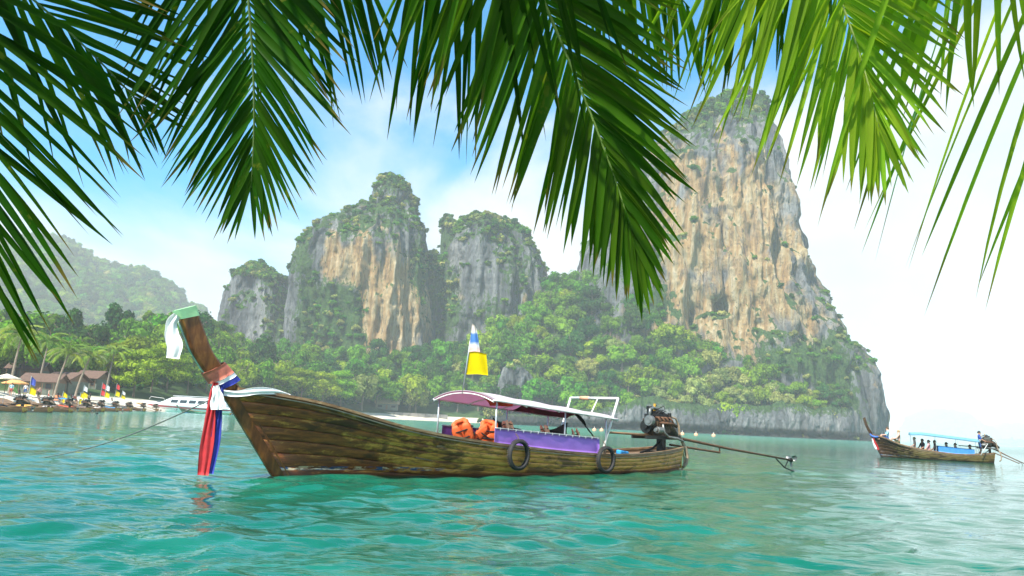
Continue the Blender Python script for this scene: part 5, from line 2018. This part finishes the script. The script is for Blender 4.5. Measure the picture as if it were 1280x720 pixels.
def person(name, label, loc, rotz, pose, shirt, shorts, skin, hair, group=None, scale=1.0):
    j = dict(J)
    S = {}
    for s, n in ((-1, 'l'), (1, 'r')):
        j['sho' + n] = (s * 0.19, 0.02, 1.41)
        j['hip' + n] = (s * 0.10, 0, 0.90)
        if pose == 'stand':
            j['elb' + n] = (s * 0.27, 0.02, 1.14); j['han' + n] = (s * 0.25, -0.12, 0.92); j['fin' + n] = (s * 0.24, -0.16, 0.84)
            j['kne' + n] = (s * 0.11, -0.02, 0.50); j['ank' + n] = (s * 0.11, 0.02, 0.08); j['toe' + n] = (s * 0.13, -0.15, 0.03)
        elif pose == 'steer':
            j['elb' + n] = (s * 0.24, -0.12, 1.16); j['han' + n] = (s * 0.18, -0.36, 1.02); j['fin' + n] = (s * 0.15, -0.44, 1.0)
            j['kne' + n] = (s * 0.13, -0.06, 0.50); j['ank' + n] = (s * 0.15, 0.03, 0.08); j['toe' + n] = (s * 0.17, -0.14, 0.03)
        elif pose == 'deck':                                    # sitting on a deck, knees drawn up
            j['kne' + n] = (s * 0.14, -0.36, 1.20); j['ank' + n] = (s * 0.13, -0.52, 0.86); j['toe' + n] = (s * 0.14, -0.68, 0.84)
            j['elb' + n] = (s * 0.27, -0.10, 1.18); j['han' + n] = (s * 0.16, -0.34, 1.14); j['fin' + n] = (s * 0.12, -0.42, 1.12)
        else:                                                   # sitting, seat at 0.90 of the joint frame
            j['kne' + n] = (s * 0.16, -0.42, 0.95); j['ank' + n] = (s * 0.15, -0.40, 0.52); j['toe' + n] = (s * 0.16, -0.56, 0.47)
            j['elb' + n] = (s * 0.26, -0.06, 1.16); j['han' + n] = (s * 0.17, -0.28, 1.02); j['fin' + n] = (s * 0.14, -0.35, 1.0)
    if pose == 'lean':
        for k in ('che', 'nec', 'hea', 'cro', 'nos', 'shol', 'shor', 'elbl', 'elbr'):
            x, y, z = j[k]
            j[k] = (x, y - 0.28 * (z - 0.95) / 0.7, z - 0.05)
    rad = {'pel': .135, 'wai': .125, 'che': .145, 'nec': .058, 'hea': .092, 'cro': .065, 'nos': .02, 'sho': .062, 'elb': .042, 'han': .036, 'fin': .022, 'hip': .092, 'kne': .058, 'ank': .040, 'toe': .032}
    ed = [('pel', 'wai'), ('wai', 'che'), ('che', 'nec'), ('nec', 'hea'), ('hea', 'cro'), ('hea', 'nos')]
    for n in 'lr':
        ed += [('che', 'sho' + n), ('sho' + n, 'elb' + n), ('elb' + n, 'han' + n), ('han' + n, 'fin' + n), ('pel', 'hip' + n), ('hip' + n, 'kne' + n), ('kne' + n, 'ank' + n), ('ank' + n, 'toe' + n)]
    names = list(j)
    me = bpy.data.meshes.new('tmp')
    me.from_pydata([j[k] for k in names], [(names.index(a), names.index(c)) for a, c in ed], [])
    ob = bpy.data.objects.new('tmp', me)
    COL.objects.link(ob)
    md = ob.modifiers.new('skin', 'SKIN')
    md.use_smooth_shade = True
    sl = me.skin_vertices[0].data
    for i, k in enumerate(names):
        r_ = rad[k[:3]]
        sl[i].radius = (r_, r_ * (0.72 if k in ('wai', 'che') else 1))
        sl[i].use_root = (k == 'pel')
    ob.modifiers.new('sub', 'SUBSURF').levels = 1
    dg = bpy.context.evaluated_depsgraph_get()
    dg.update()
    nm = bpy.data.meshes.new_from_object(ob.evaluated_get(dg))
    bpy.data.objects.remove(ob)
    nm.materials.clear()
    for mt in (skin, shirt or skin, shorts):
        nm.materials.append(mt)
    seg = [(a[:3], c[:3], np.array(j[a]), np.array(j[c])) for a, c in ed]
    for pg in nm.polygons:
        c = np.array(pg.center)
        best, bd = None, 9
        for a, b2, p, q in seg:
            t = np.clip(np.dot(c - p, q - p) / np.dot(q - p, q - p), 0, 1)
            d = np.linalg.norm(c - (p + t * (q - p)))
            if d < bd:
                best, bd = (a, b2), d
        pg.material_index = 2 if best in (('pel', 'hip'), ('hip', 'kne')) or (best == ('pel', 'wai') and c[2] < 1.0) else (1 if best in (('pel', 'wai'), ('wai', 'che'), ('che', 'sho'), ('sho', 'elb')) else 0)
        pg.use_smooth = True
    root = thing(name, label, 'person', loc, rotz, group)
    root.scale = (scale,) * 3
    off = -0.80 if pose in ('sit', 'lean', 'deck') else 0.0
    o = link('body', nm, root)
    o.location = (0, 0, off)
    hb = MB()
    hx_, hy_, hz_ = j['hea'][0], j['hea'][1] + 0.015, j['hea'][2] + 0.035
    P = [[(hx_ + 0.102 * math.sin(a) * math.cos(t), hy_ + 0.112 * math.sin(a) * math.sin(t) + 0.01, hz_ + 0.115 * math.cos(a) - (0.05 * max(0, math.sin(t)) * math.sin(a))) for t in np.linspace(0, 2 * PI, 13)] for a in np.linspace(0.01, 1.55, 6)]
    hb.grid(P)
    h = hb.build('hair', hair, root, True)
    h.location = (0, 0, off)
    return root


# ------------------------------------------------------------------ the loaded boat out on the bay
FA = atZ(1101, 571.2)
FAR_ROT = math.atan2(-4.0, 8.0)
FSC = (0.53, 0.95, 0.98)
fb = thing('longtail_boat', 'olive longtail boat full of passengers under a pale blue roof', 'boat', tuple(FA), FAR_ROT)
fb.scale = FSC
hull_parts(fb, HULL_FAR)
BLUE_P = simple('blue_vinyl', (0.05, 0.22, 0.55), 0.5, 0, 0.15, 3)
panel(6.6, 10.6, -1, 1.0, 0.86, BLUE_P, 'side_panel', fb)
panel(6.6, 10.6, 1, 1.0, 0.86, BLUE_P, 'side_panel', fb)
fc = sub('canopy', fb)
FROOF = sheet_mat('pale_blue_roof', (0.22, 0.47, 0.56), (0.3, 0.6, 0.7), 0.3)


def froof(u, q, dz=0):
    return (u, q * 1.0, np.interp(u, [3.3, 5.0, 11.2], [1.62, 1.66, 1.34]) + 0.18 * (1 - q * q) + dz)


MB().slab([[froof(u, q) for q in np.linspace(-1, 1, 13)] for u in np.linspace(3.4, 11.2, 22)], 0.015).build('roof_sheet', FROOF, fc, True)
for u in (3.6, 6.4, 8.8, 11.0):
    for q in (-1, 1):
        y = q * (float(bgun(u)) - 0.05)
        MB().cyl((u, y, float(zg(u)) - 0.05), (u, q * 0.97, froof(u, q)[2]), 0.022, 6).build('post', GPIPE, fc)
MB().tube([(11.2, -1.0, 0.5), (12.0, -0.9, 1.25), (12.0, 0.9, 1.25), (11.2, 1.0, 0.5)], 0.035, 6).build('pipe_arch', WPIPE, fb, True)
fe = sub('engine', fb, (12.35, 0, 0.95))
fe.scale = (1.25, 1.1, 1.0)
engine_parts(fe, (3.1, -0.8, -0.98))
MB().box((12.1, 0, 1.45), (1.0, 0.7, 0.5), taper=0.8).build('engine_cover', simple('dark_tarp', (0.03, 0.04, 0.03)), fb, False, 0.08)
MB().tube([(-1.2, 0.0, 1.60), (-1.0, -0.2, 1.45), (-0.7, -0.26, 1.40), (-0.2, -0.40, 1.40)], 0.07, 7).build('prow_cloth', simple('blue_garland', (0.06, 0.16, 0.50), 0.7), fb, True)


def fw(u, y, z):
    c, s = math.cos(FAR_ROT), math.sin(FAR_ROT)
    x, yy = u * FSC[0], y * FSC[1]
    return (FA[0] + x * c - yy * s, FA[1] + x * s + yy * c, FA[2] + z * FSC[2])


def far_ribbon(px0, py0, px1, py1, mat, label):
    Y = float(FA[1]) - 0.5
    ribbon('ribbon', [atY(px0, py0, Y), atY((px0 + px1) / 2 - 0.5, (py0 + py1) / 2, Y), atY(px1, py1, Y)], 0.18, mat, label, 'ribbon', 1.5, 0.02)


far_ribbon(1090, 548, 1096, 561, WHITE_CL, 'white ribbon hanging from the prow of the boat full of passengers')
far_ribbon(1091.5, 547, 1098, 562, RED_CL, 'red ribbon hanging from the prow of the boat full of passengers')
CLO = lambda n, c: simple(n, c, 0.8, 0, 0.2)
SH_LB, SH_BL, SH_DK, SH_PK = CLO('light_blue_shirt', (0.30, 0.55, 0.68)), CLO('navy_shirt', (0.03, 0.08, 0.30)), CLO('dark_shirt', (0.03, 0.03, 0.035)), CLO('pink_top', (0.6, 0.3, 0.3))
TR_OL, TR_BL, TR_RD = CLO('olive_shorts', (0.09, 0.10, 0.05)), CLO('blue_shorts', (0.04, 0.10, 0.30)), CLO('red_shorts', (0.4, 0.06, 0.05))
person('person', 'person in a light blue shirt sitting beside the prow post', fw(0.9, -0.05, 1.20), FAR_ROT + R(-80), 'deck', SH_LB, TR_BL, SKIN[0], HAIR[1])
person('person', 'shirtless person in olive shorts sitting on the bow deck', fw(2.2, -0.2, 0.95), FAR_ROT + R(-95), 'deck', None, TR_OL, SKIN[2], HAIR[2], scale=1.08)
for k, (u, y, z, rz, sh, tr, sk, ha, lab) in enumerate([
        (4.0, -0.2, 0.46, 200, None, TR_OL, SKIN[2], HAIR[2], 'fair shirtless passenger sitting at the front edge of the blue roof'),
        (4.9, -0.1, 0.36, 250, SH_DK, TR_OL, SKIN[1], HAIR[0], 'dark haired passenger in a black top beside the fair one'),
        (5.6, -0.45, 0.30, 180, SH_PK, TR_RD, SKIN[2], HAIR[1], 'passenger in a pink top leaning on the gunwale'),
        (6.3, -0.2, 0.30, 190, SH_DK, TR_BL, SKIN[1], HAIR[0], 'dark dressed passenger just ahead of the blue panel'),
        (7.6, -0.2, 0.20, 200, SH_DK, TR_BL, SKIN[0], HAIR[0], 'dark haired passenger behind the front of the blue panel'),
        (8.6, -0.1, 0.18, 220, SH_PK, TR_OL, SKIN[2], HAIR[1], 'brown haired passenger behind the middle of the blue panel'),
        (10.2, -0.1, 0.12, 190, SH_DK, TR_OL, SKIN[0], HAIR[0], 'passenger sitting at the rear end of the blue panel')]):
    z += 0.12
    person('person', lab, fw(u, y, z), FAR_ROT + R(-90 + (rz - 200) * 0.6), 'sit', sh, tr, sk, ha)
person('person', 'boatman in navy blue standing at the tiller by the engine', fw(11.3, -0.1, 0.40), FAR_ROT + R(80), 'steer', SH_BL, TR_BL, SKIN[1], HAIR[0], scale=0.98)

# ------------------------------------------------------------------ moored longtail boats on the left shore
TARP = [simple('tarp_a', (0.03, 0.28, 0.55)), simple('tarp_b', (0.65, 0.33, 0.05)), simple('tarp_c', (0.62, 0.60, 0.56)), simple('tarp_d', (0.5, 0.09, 0.04)), simple('tarp_e', (0.14, 0.10, 0.07))]
FLAGS = [flag_cloth('shore_yellow', (0.85, 0.66, 0.02)), flag_cloth('shore_blue', (0.10, 0.14, 0.5)), flag_cloth('shore_red', (0.7, 0.08, 0.08)), flag_cloth('shore_white', (0.8, 0.8, 0.8))]
HULLM = [hull_mat('brown_hull', (0.28, 0.24, 0.22)), hull_mat('red_hull', (0.40, 0.2, 0.18)), hull_mat('dark_hull', (0.16, 0.15, 0.15)), HULL_FAR]
moor_dir = np.array([0.90, -0.43, 0])
protoE = None
MOOR = [(-66, 50, 2, 2, 'pale tarp', 'weathered dark'), (-70, 60, 2, 0, 'blue tarp', 'brown'), (-15, 64, 2, 4, 'brown tarp', 'dark'), (30, 70, 2, 0, 'bright blue tarp', 'dark brown'), (62, 76, 2, 1, 'orange tarp', 'dark'), (88, 84, 2, 2, 'pale tarp', 'dark brown'),
        (110, 92, 3, 3, 'red tarp', 'olive'), (128, 102, 2, 4, 'brown cover', 'dark'), (146, 114, 2, 2, 'white cover', 'dark brown'), (163, 128, 1, 0, 'blue cover', 'reddish'), (180, 142, 2, 1, 'orange cover', 'dark'), (196, 156, 3, 4, 'brown cover', 'olive')]
ordn = ['first', 'second', 'third', 'fourth', 'fifth', 'sixth', 'seventh', 'eighth', 'ninth', 'tenth', 'eleventh', 'twelfth']
for k, (px, Y, hm, tp, tn, hn) in enumerate(MOOR):
    st = atY(px, 520, Y)
    st[2] = 0
    rz = math.atan2(moor_dir[1], moor_dir[0]) + random.uniform(-0.18, 0.18)
    S = 0.72
    dv = np.array([math.cos(rz), math.sin(rz), 0])
    loc = st - dv * 12.8 * S
    e = thing('longtail_boat', '%s longtail boat with %s, %s from the speedboat in the moored row' % (hn, tn, ordn[len(MOOR) - 1 - k]), 'boat', (loc[0], loc[1], -0.02), rz, 'longtail boats moored along the beach')
    e.scale = (S, S * 1.05, 0.82)
    hull_parts(e, HULLM[hm], False, False)
    if k < 2:
        en = sub('engine', e, (12.25, 0, 0.93))
        en.scale = (1.3, 1.3, 1.15)
        engine_parts(en, (6.0, 0.5 * (k - 0.5), -0.40), True)
        for ch in list(en.children):
            if ch.name.split('.')[0] in ('cooling_pipe', 'drain_pipe', 'oil_filler'):
                bpy.data.objects.remove(ch)
        protoE = en
    else:
        en = copy_tree(protoE, e)
        en.location = (12.25, 0, 0.93)
        en.rotation_euler = (0, random.uniform(-0.05, 0.03), random.uniform(-0.25, 0.25))
    hb_ = MB().slab([[(u, q * float(bgun(u)) * 0.9, float(zg(u)) + 0.02 + 0.26 * (1 - q * q) + 0.03 * math.sin(u * 4 + k)) for q in np.linspace(-1, 1, 9)] for u in np.linspace(5.2 + (k % 3) * 0.8, 8.8, 12)], 0.02)
    hb_.build('tarp', TARP[tp], e, True)
    if k % 3 != 1:
        for q in (-1, 1):
            for u in (4.0, 7.6):
                MB().cyl((u, q * 0.9, 0.5), (u, q * 0.9, 1.75), 0.025, 5).build('roof_post', GPIPE, e)
        MB().slab([[(u, q * 1.0, 1.75 + 0.14 * (1 - q * q)) for q in np.linspace(-1, 1, 9)] for u in np.linspace(3.8, 7.9, 8)], 0.02).build('roof_sheet', TARP[(tp + 2) % 5], e, True)
# flags on poles planted at the bows
for k, (px, py0, py1, Y, cs) in enumerate([(38, 500, 470, 84, (1, 0)), (104, 500, 481, 110, (3, 0)), (132, 500, 480, 122, (3, 0)), (145, 502, 479, 132, (2, 0)), (152, 502, 488, 140, (3, 0)), (127, 500, 478, 126, (2, 2)), (78, 500, 489, 96, (0, 0)), (100, 502, 490, 100, (0, 0))]):
    a, c = atY(px - 3, py0, Y), atY(px + 1.5, py1, Y)
    a[2] = min(a[2], float(ground_z(a[0], Y)) + 0.4)
    nm = ['blue', 'red', 'red', 'white']
    e = thing('flag_pole', ['blue and yellow flag standing tallest over the moored boats', 'small white and yellow flag over the moored boats before the slanting palm', 'white and yellow flag beside a pink pennant', 'red and yellow flag nearest the speedboat side of the moored row',
                            'short white and yellow flag next to the red and yellow one', 'plain red pennant over the moored boats', 'low yellow flag in front of the brown-roofed huts', 'low yellow flag below the white and yellow one'][k], 'flag', tuple(a))
    d = c - a
    MB().cyl((0, 0, -0.5), tuple(d), 0.03, 5).build('pole', GPIPE, e)
    L = np.linalg.norm(d)
    for t, ci in ((0.98, cs[0]), (0.70, cs[1])):
        p = d * t
        w, h = 0.75, 0.28 * max(2.6, min(L, 4)) * 0.8
        P = [[p + np.array([w * x * (1 if t < .9 else .75), 0.08 * math.sin(x * 6), -h * y * (1 - 0.2 * x) - 0.35 * x]) for y in np.linspace(0, 1, 5)] for x in np.linspace(0, 1, 8)]
        MB().slab(P, 0.01).build('flag', FLAGS[ci], e, True)


# ------------------------------------------------------------------ the white speedboat
def speedboat():
    W = simple('white_gelcoat', (0.82, 0.83, 0.84), 0.25, 0, 0.06, 2)
    RS = simple('red_stripe', (0.35, 0.05, 0.07), 0.35)
    GL = simple('dark_glass', (0.03, 0.05, 0.07), 0.08, 0, 0.2, 2)
    c = atY(238, 514, 164)
    L = 17.5
    e = thing('speedboat', 'long white speedboat with red stripe and row of dark windows', 'boat', (c[0], c[1], 0.0), R(4))

    def sec(t, v):
        # t 0 bow (left) .. 1 stern; v 0 keel .. 1 deck
        x = -L / 2 + L * t - 1.4 * v * (1 - t) ** 2
        w = 1.9 * (1 - (1 - min(t / 0.45, 1)) ** 2.2) ** 0.8
        y = w * (0.25 + 0.75 * v ** 0.6)
        z = -0.4 + v * (1.75 + 0.75 * (1 - t) ** 2)
        return x, y, z
    P = []
    for t in np.linspace(0.0, 1, 26):
        row = [(sec(t, v)[0], -sec(t, v)[1], sec(t, v)[2]) for v in np.linspace(1, 0, 8)] + [(sec(t, v)[0], sec(t, v)[1], sec(t, v)[2]) for v in np.linspace(0, 1, 8)]
        P.append(row)
    b = MB()
    b.grid(P, True)
    b.f.append(tuple(25 * 16 + i for i in range(16))[::-1])
    b.build('hull', W, e, True)
    P = [[(sec(t, v)[0], -sec(t, v)[1] - 0.02, sec(t, v)[2]) for v in (0.62, 0.78)] for t in np.linspace(0.02, 1, 24)]
    MB().slab(P, 0.015).build('stripe', RS, e)
    cab = [(-6.2, 1.75), (-3.6, 3.05), (-2.6, 3.2), (6.6, 3.05), (7.6, 2.3), (7.6, 1.2), (-6.2, 1.6)]
    b = MB()
    n = len(cab)
    b.add([(x, -1.45, z) for x, z in cab] + [(x, 1.45, z) for x, z in cab], [tuple(range(n)), tuple(range(2 * n - 1, n - 1, -1))] + [(i, i + n, (i + 1) % n + n, (i + 1) % n) for i in range(n)])
    b.build('cabin', W, e, False, 0.08)
    for x in np.linspace(-4.0, 5.2, 6):
        P = [[(x + 0.18 + z * 0.35, -1.50, 1.95 + z) for z in (0, 0.62)], [(x + 1.55 + z * 0.35, -1.50, 1.95 + z) for z in (0, 0.62)]]
        MB().slab(P, 0.03).build('window', GL, e)
    P = [[(-5.9 + 0.9 * t * 1.9, y, 1.93 + t * 0.9 * 1.05) for t in (0.05, 1)] for y in (-1.2, 1.2)]
    MB().slab(P, 0.04).build('windscreen', GL, e)
    MB().tube([(-8.6, -0.4, 2.5), (-8.3, -0.45, 3.0), (-5.2, -1.5, 2.75), (-5.0, -1.55, 2.1)], 0.04, 6).build('bow_rail', WPIPE, e, True)
    MB().slab([[(x, y, 3.35 + 0.06 * (1 - y * y / 2.2)) for y in np.linspace(-1.5, 1.5, 5)] for x in np.linspace(-3.4, 6.8, 6)], 0.07).build('hard_top', W, e, True)
    for k in (-0.7, 0.7):
        MB().box((9.0, k, 0.9), (0.5, 0.45, 0.9), taper=0.8).box((9.05, k, 0.1), (0.2, 0.15, 1.2)).build('outboard_motor', METAL_DK, e, False, 0.06)
    return e


speedboat()
fw_ = atY(262, 514, 150)
kb = thing('longtail_boat', 'low turquoise-blue painted longtail hull floating in front of the speedboat', 'boat', (fw_[0] - 6.0, fw_[1] + 2, 0), R(-8))
kb.scale = (0.78, 0.8, 0.55)
hull_parts(kb, hull_mat('blue_painted_hull', (0.25, 1.6, 4.5)), True, False)

# ------------------------------------------------------------------ huts, sunshades and people on the beach
ROOFM = [simple('brown_roof', (0.13, 0.075, 0.05), 0.8, 0, 0.35, 3, 0.4), simple('thatch', (0.40, 0.30, 0.17), 0.95, 0, 0.35, 3, 0.5)]
HWALL = simple('hut_wall', (0.12, 0.14, 0.11), 0.8, 0, 0.25, 2)
HWOOD = simple('hut_wood', (0.17, 0.10, 0.06), 0.8, 0, 0.3, 3)
HDARK = simple('hut_dark_glass', (0.02, 0.025, 0.03), 0.2)


def hut(px, Y, w, d, h, rh, roofm, label, rot=0.0):
    c = atY(px, 505, Y)
    z = float(ground_z(c[0], Y))
    e = thing('beach_hut', label, 'hut', (c[0], Y, z), rot)
    MB().box((0, 0, h / 2 - 0.2), (w, d, h + 0.4)).build('wall', HWALL, e, False, 0.02)
    rf = sub('roof', e)
    for s in (-1, 1):
        P = [[(x, s * y, h + rh * (1 - y / (d / 2 + 0.7)) + 0.02 - 0.05 * math.sin(PI * y / d)) for y in np.linspace(0, d / 2 + 0.7, 6)] for x in np.linspace(-w / 2 - 0.6, w / 2 + 0.6, 9)]
        MB().slab(P, 0.12 * s).build('roof_slope', roofm, rf)
    for s in (-1, 1):
        MB().add([(s * (w / 2 + 0.01), -d / 2, h), (s * (w / 2 + 0.01), d / 2, h), (s * (w / 2 + 0.01), 0, h + rh * 0.8)], [(0, 1, 2)]).build('gable', HWOOD, e)
    MB().box((0, -d / 2 - 0.03, 0.98), (0.95, 0.06, 2.0)).build('door', HWOOD, e)
    for s in (-1, 1):
        f = MB().box((s * w * 0.3, -d / 2 - 0.03, 1.4), (w * 0.2, 0.06, 1.1)).build('window', HWOOD, e)
        MB().box((s * w * 0.3, -d / 2 - 0.07, 1.4), (w * 0.2 - 0.2, 0.03, 0.9)).build('pane', HDARK, f)
    for s in (-1, -0.33, 0.33, 1):
        MB().cyl((s * w / 2, -d / 2 - 0.65, -0.3), (s * w / 2, -d / 2 - 0.65, h - 0.1), 0.07, 6).build('veranda_post', HWOOD, e)


hut(52, 146, 6.0, 5.0, 2.1, 1.6, ROOFM[0], 'brown-roofed beach hut behind the curved coconut palm', R(8))
hut(80, 152, 5.6, 5.0, 2.1, 1.7, ROOFM[0], 'brown-roofed beach hut nearer the tiered trees', R(-14))
hut(30, 160, 6.0, 5.0, 2.2, 1.7, ROOFM[0], 'half-hidden brown-roofed hut behind the sunshades', R(12))
hut(112, 172, 5.0, 4.5, 2.4, 1.8, ROOFM[0], 'small dark hut under the tiered beach trees', R(-6))
hut(438, 362, 9.5, 6, 2.6, 2.6, ROOFM[1], 'thatched shelter at the edge of the far sand below the creeper-covered cliff', 0.0)
hut(484, 370, 10.5, 6, 2.6, 2.6, ROOFM[1], 'longer thatched shelter beside a low wall on the far sand', 0.1)
wa, wb = atY(420, 515, 352), atY(560, 521, 383)
wl = thing('garden_wall', 'low grey garden wall along the far sand under the trees', 'wall', (wa[0], wa[1], 1.6))
dv = wb - wa
for k in range(14):
    t0, t1 = k / 14, (k + 0.94) / 14
    m0, m1 = dv * t0, dv * t1
    c = (m0 + m1) / 2
    MB().box((c[0], c[1], 0.6), (np.linalg.norm((m1 - m0)[:2]), 0.3, 2.2), (0, 0, math.atan2(dv[1], dv[0]))).build('wall_panel', simple('grey_render', (0.30, 0.27, 0.24), 0.9, 0, 0.3, 0.5), wl)


def sunshade(px, Y, label, col, h=2.5):
    c = atY(px, 500, Y)
    z = float(ground_z(c[0], Y))
    e = thing('sunshade', label, 'sunshade', (c[0], Y, z))
    MB().cyl((0, 0, -0.2), (0, 0, h), 0.04, 6).build('pole', HWOOD, e)
    b = MB()
    n = 10
    b.add([(0, 0, h + 0.1)] + [(1.7 * math.cos(2 * PI * i / n), 1.7 * math.sin(2 * PI * i / n), h - 0.5) for i in range(n)] + [(1.7 * math.cos(2 * PI * i / n), 1.7 * math.sin(2 * PI * i / n), h - 0.65) for i in range(n)],
          [(0, i + 1, (i + 1) % n + 1) for i in range(n)] + [(i + 1, i + 1 + n, (i + 1) % n + 1 + n, (i + 1) % n + 1) for i in range(n)])
    b.build('shade', simple('shade_' + col, {'cream': (0.7, 0.62, 0.48), 'white': (0.8, 0.8, 0.78), 'orange': (0.7, 0.35, 0.12)}[col], 0.8), e)


sunshade(4, 104, 'cream sunshade on the sand beside the leaning palm', 'cream')
sunshade(-22, 100, 'white sunshade at the end of the palm beach', 'white')
sunshade(16, 112, 'orange sunshade on the sand in front of the half-hidden hut', 'orange', 2.2)
# loungers on the sand
for k, (px, Y, cn, cc) in enumerate([(70, 118, 'orange', (0.6, 0.2, 0.08)), (76, 120, 'dark brown', (0.16, 0.09, 0.06)), (84, 122, 'peach', (0.7, 0.35, 0.2)), (90, 124, 'green', (0.1, 0.4, 0.12)), (97, 126, 'rust red', (0.45, 0.12, 0.06)), (22, 106, 'lime green', (0.25, 0.5, 0.1))]):
    c = atY(px, 500, Y)
    z = float(ground_z(c[0], Y))
    e = thing('beach_lounger', cn + ' cloth beach lounger with raised back on the palm beach', 'lounger', (c[0], Y, z), R(20 + 15 * k))
    mt = simple('lounge_%d' % k, cc, 0.8)
    MB().box((0, -0.35, 0.35), (0.65, 1.1, 0.06)).build('seat', mt, e)
    MB().box((0, 0.45, 0.72), (0.65, 0.95, 0.06), (R(58), 0, 0)).build('backrest', mt, e)
    for x in (-0.3, 0.3):
        for y in (-0.8, 0.2):
            MB().cyl((x, y, -0.1), (x, y, 0.34), 0.025, 5).build('leg', HWOOD, e)
bp = [person('person', 'person in a white top standing on the sand near the first brown hut', (0, 0, 0), 0.4, 'stand', CLO('white_top', (0.75, 0.75, 0.72)), TR_BL, SKIN[0], HAIR[1]),
      person('person', 'person in red shorts standing on the sand among the loungers', (0, 0, 0), 2.0, 'stand', None, TR_RD, SKIN[2], HAIR[0]),
      person('person', 'person in a pink top walking on the sand below the palms', (0, 0, 0), 1.2, 'stand', SH_PK, TR_OL, SKIN[0], HAIR[2]),
      person('person', 'person in dark clothes standing by the row of flags', (0, 0, 0), -0.8, 'stand', SH_DK, TR_OL, SKIN[1], HAIR[0]),
      person('person', 'person in a light blue shirt standing under the leaning palm', (0, 0, 0), 0.2, 'stand', SH_LB, TR_RD, SKIN[0], HAIR[0])]
for o, (px, Y) in zip(bp, [(30, 110), (60, 116), (48, 112), (112, 132), (12, 101)]):
    c = atY(px, 500, Y)
    o.location = (c[0], Y, float(ground_z(c[0], Y)))
# floats drifting off the rocks
for px, py, lab in [(743, 537, 'orange float drifting behind the boat roof'), (752, 537.5, 'second orange float behind the boat roof'), (853, 541, 'orange float off the rocks behind the engine'), (870, 542.5, 'pale float off the rocks beyond the drive shaft'), (892, 543, 'small orange float farthest along the rocks')]:
    c = atY(px, py, 200)
    b = MB()
    b.grid([[(0.55 * math.sin(a) * math.cos(t), 0.55 * math.sin(a) * math.sin(t), 0.55 * math.cos(a)) for t in np.linspace(0, 2 * PI, 11)] for a in np.linspace(0.01, 3.13, 8)])
    o = thing('float_buoy', lab, 'buoy', (c[0], c[1], 0.15))
    b.build('ball', PEACH, o, True)
    MB().cyl((0, 0, 0.5), (0, 0, 0.95), 0.06, 6).build('stick', WPIPE, o)
# ======================================================================== THE AIR
def build_haze():
    b = MB()
    b.box((0, 0, (260 - 6) / 2), (11800, 11800, 266))
    o = b.build('haze', None)
    mt, nt, out = node_mat('haze_air')
    v = nt.nodes.new('ShaderNodeVolumePrincipled')
    v.inputs['Color'].default_value = (1.0, 1.0, 1.0, 1)
    v.inputs['Density'].default_value = 0.00034
    v.inputs['Anisotropy'].default_value = 0.0
    nt.links.new(v.outputs[0], out.inputs['Volume'])
    o.data.materials.append(mt)
    stuff(o, 'pale sea haze filling the air over the bay', 'haze')


build_haze()
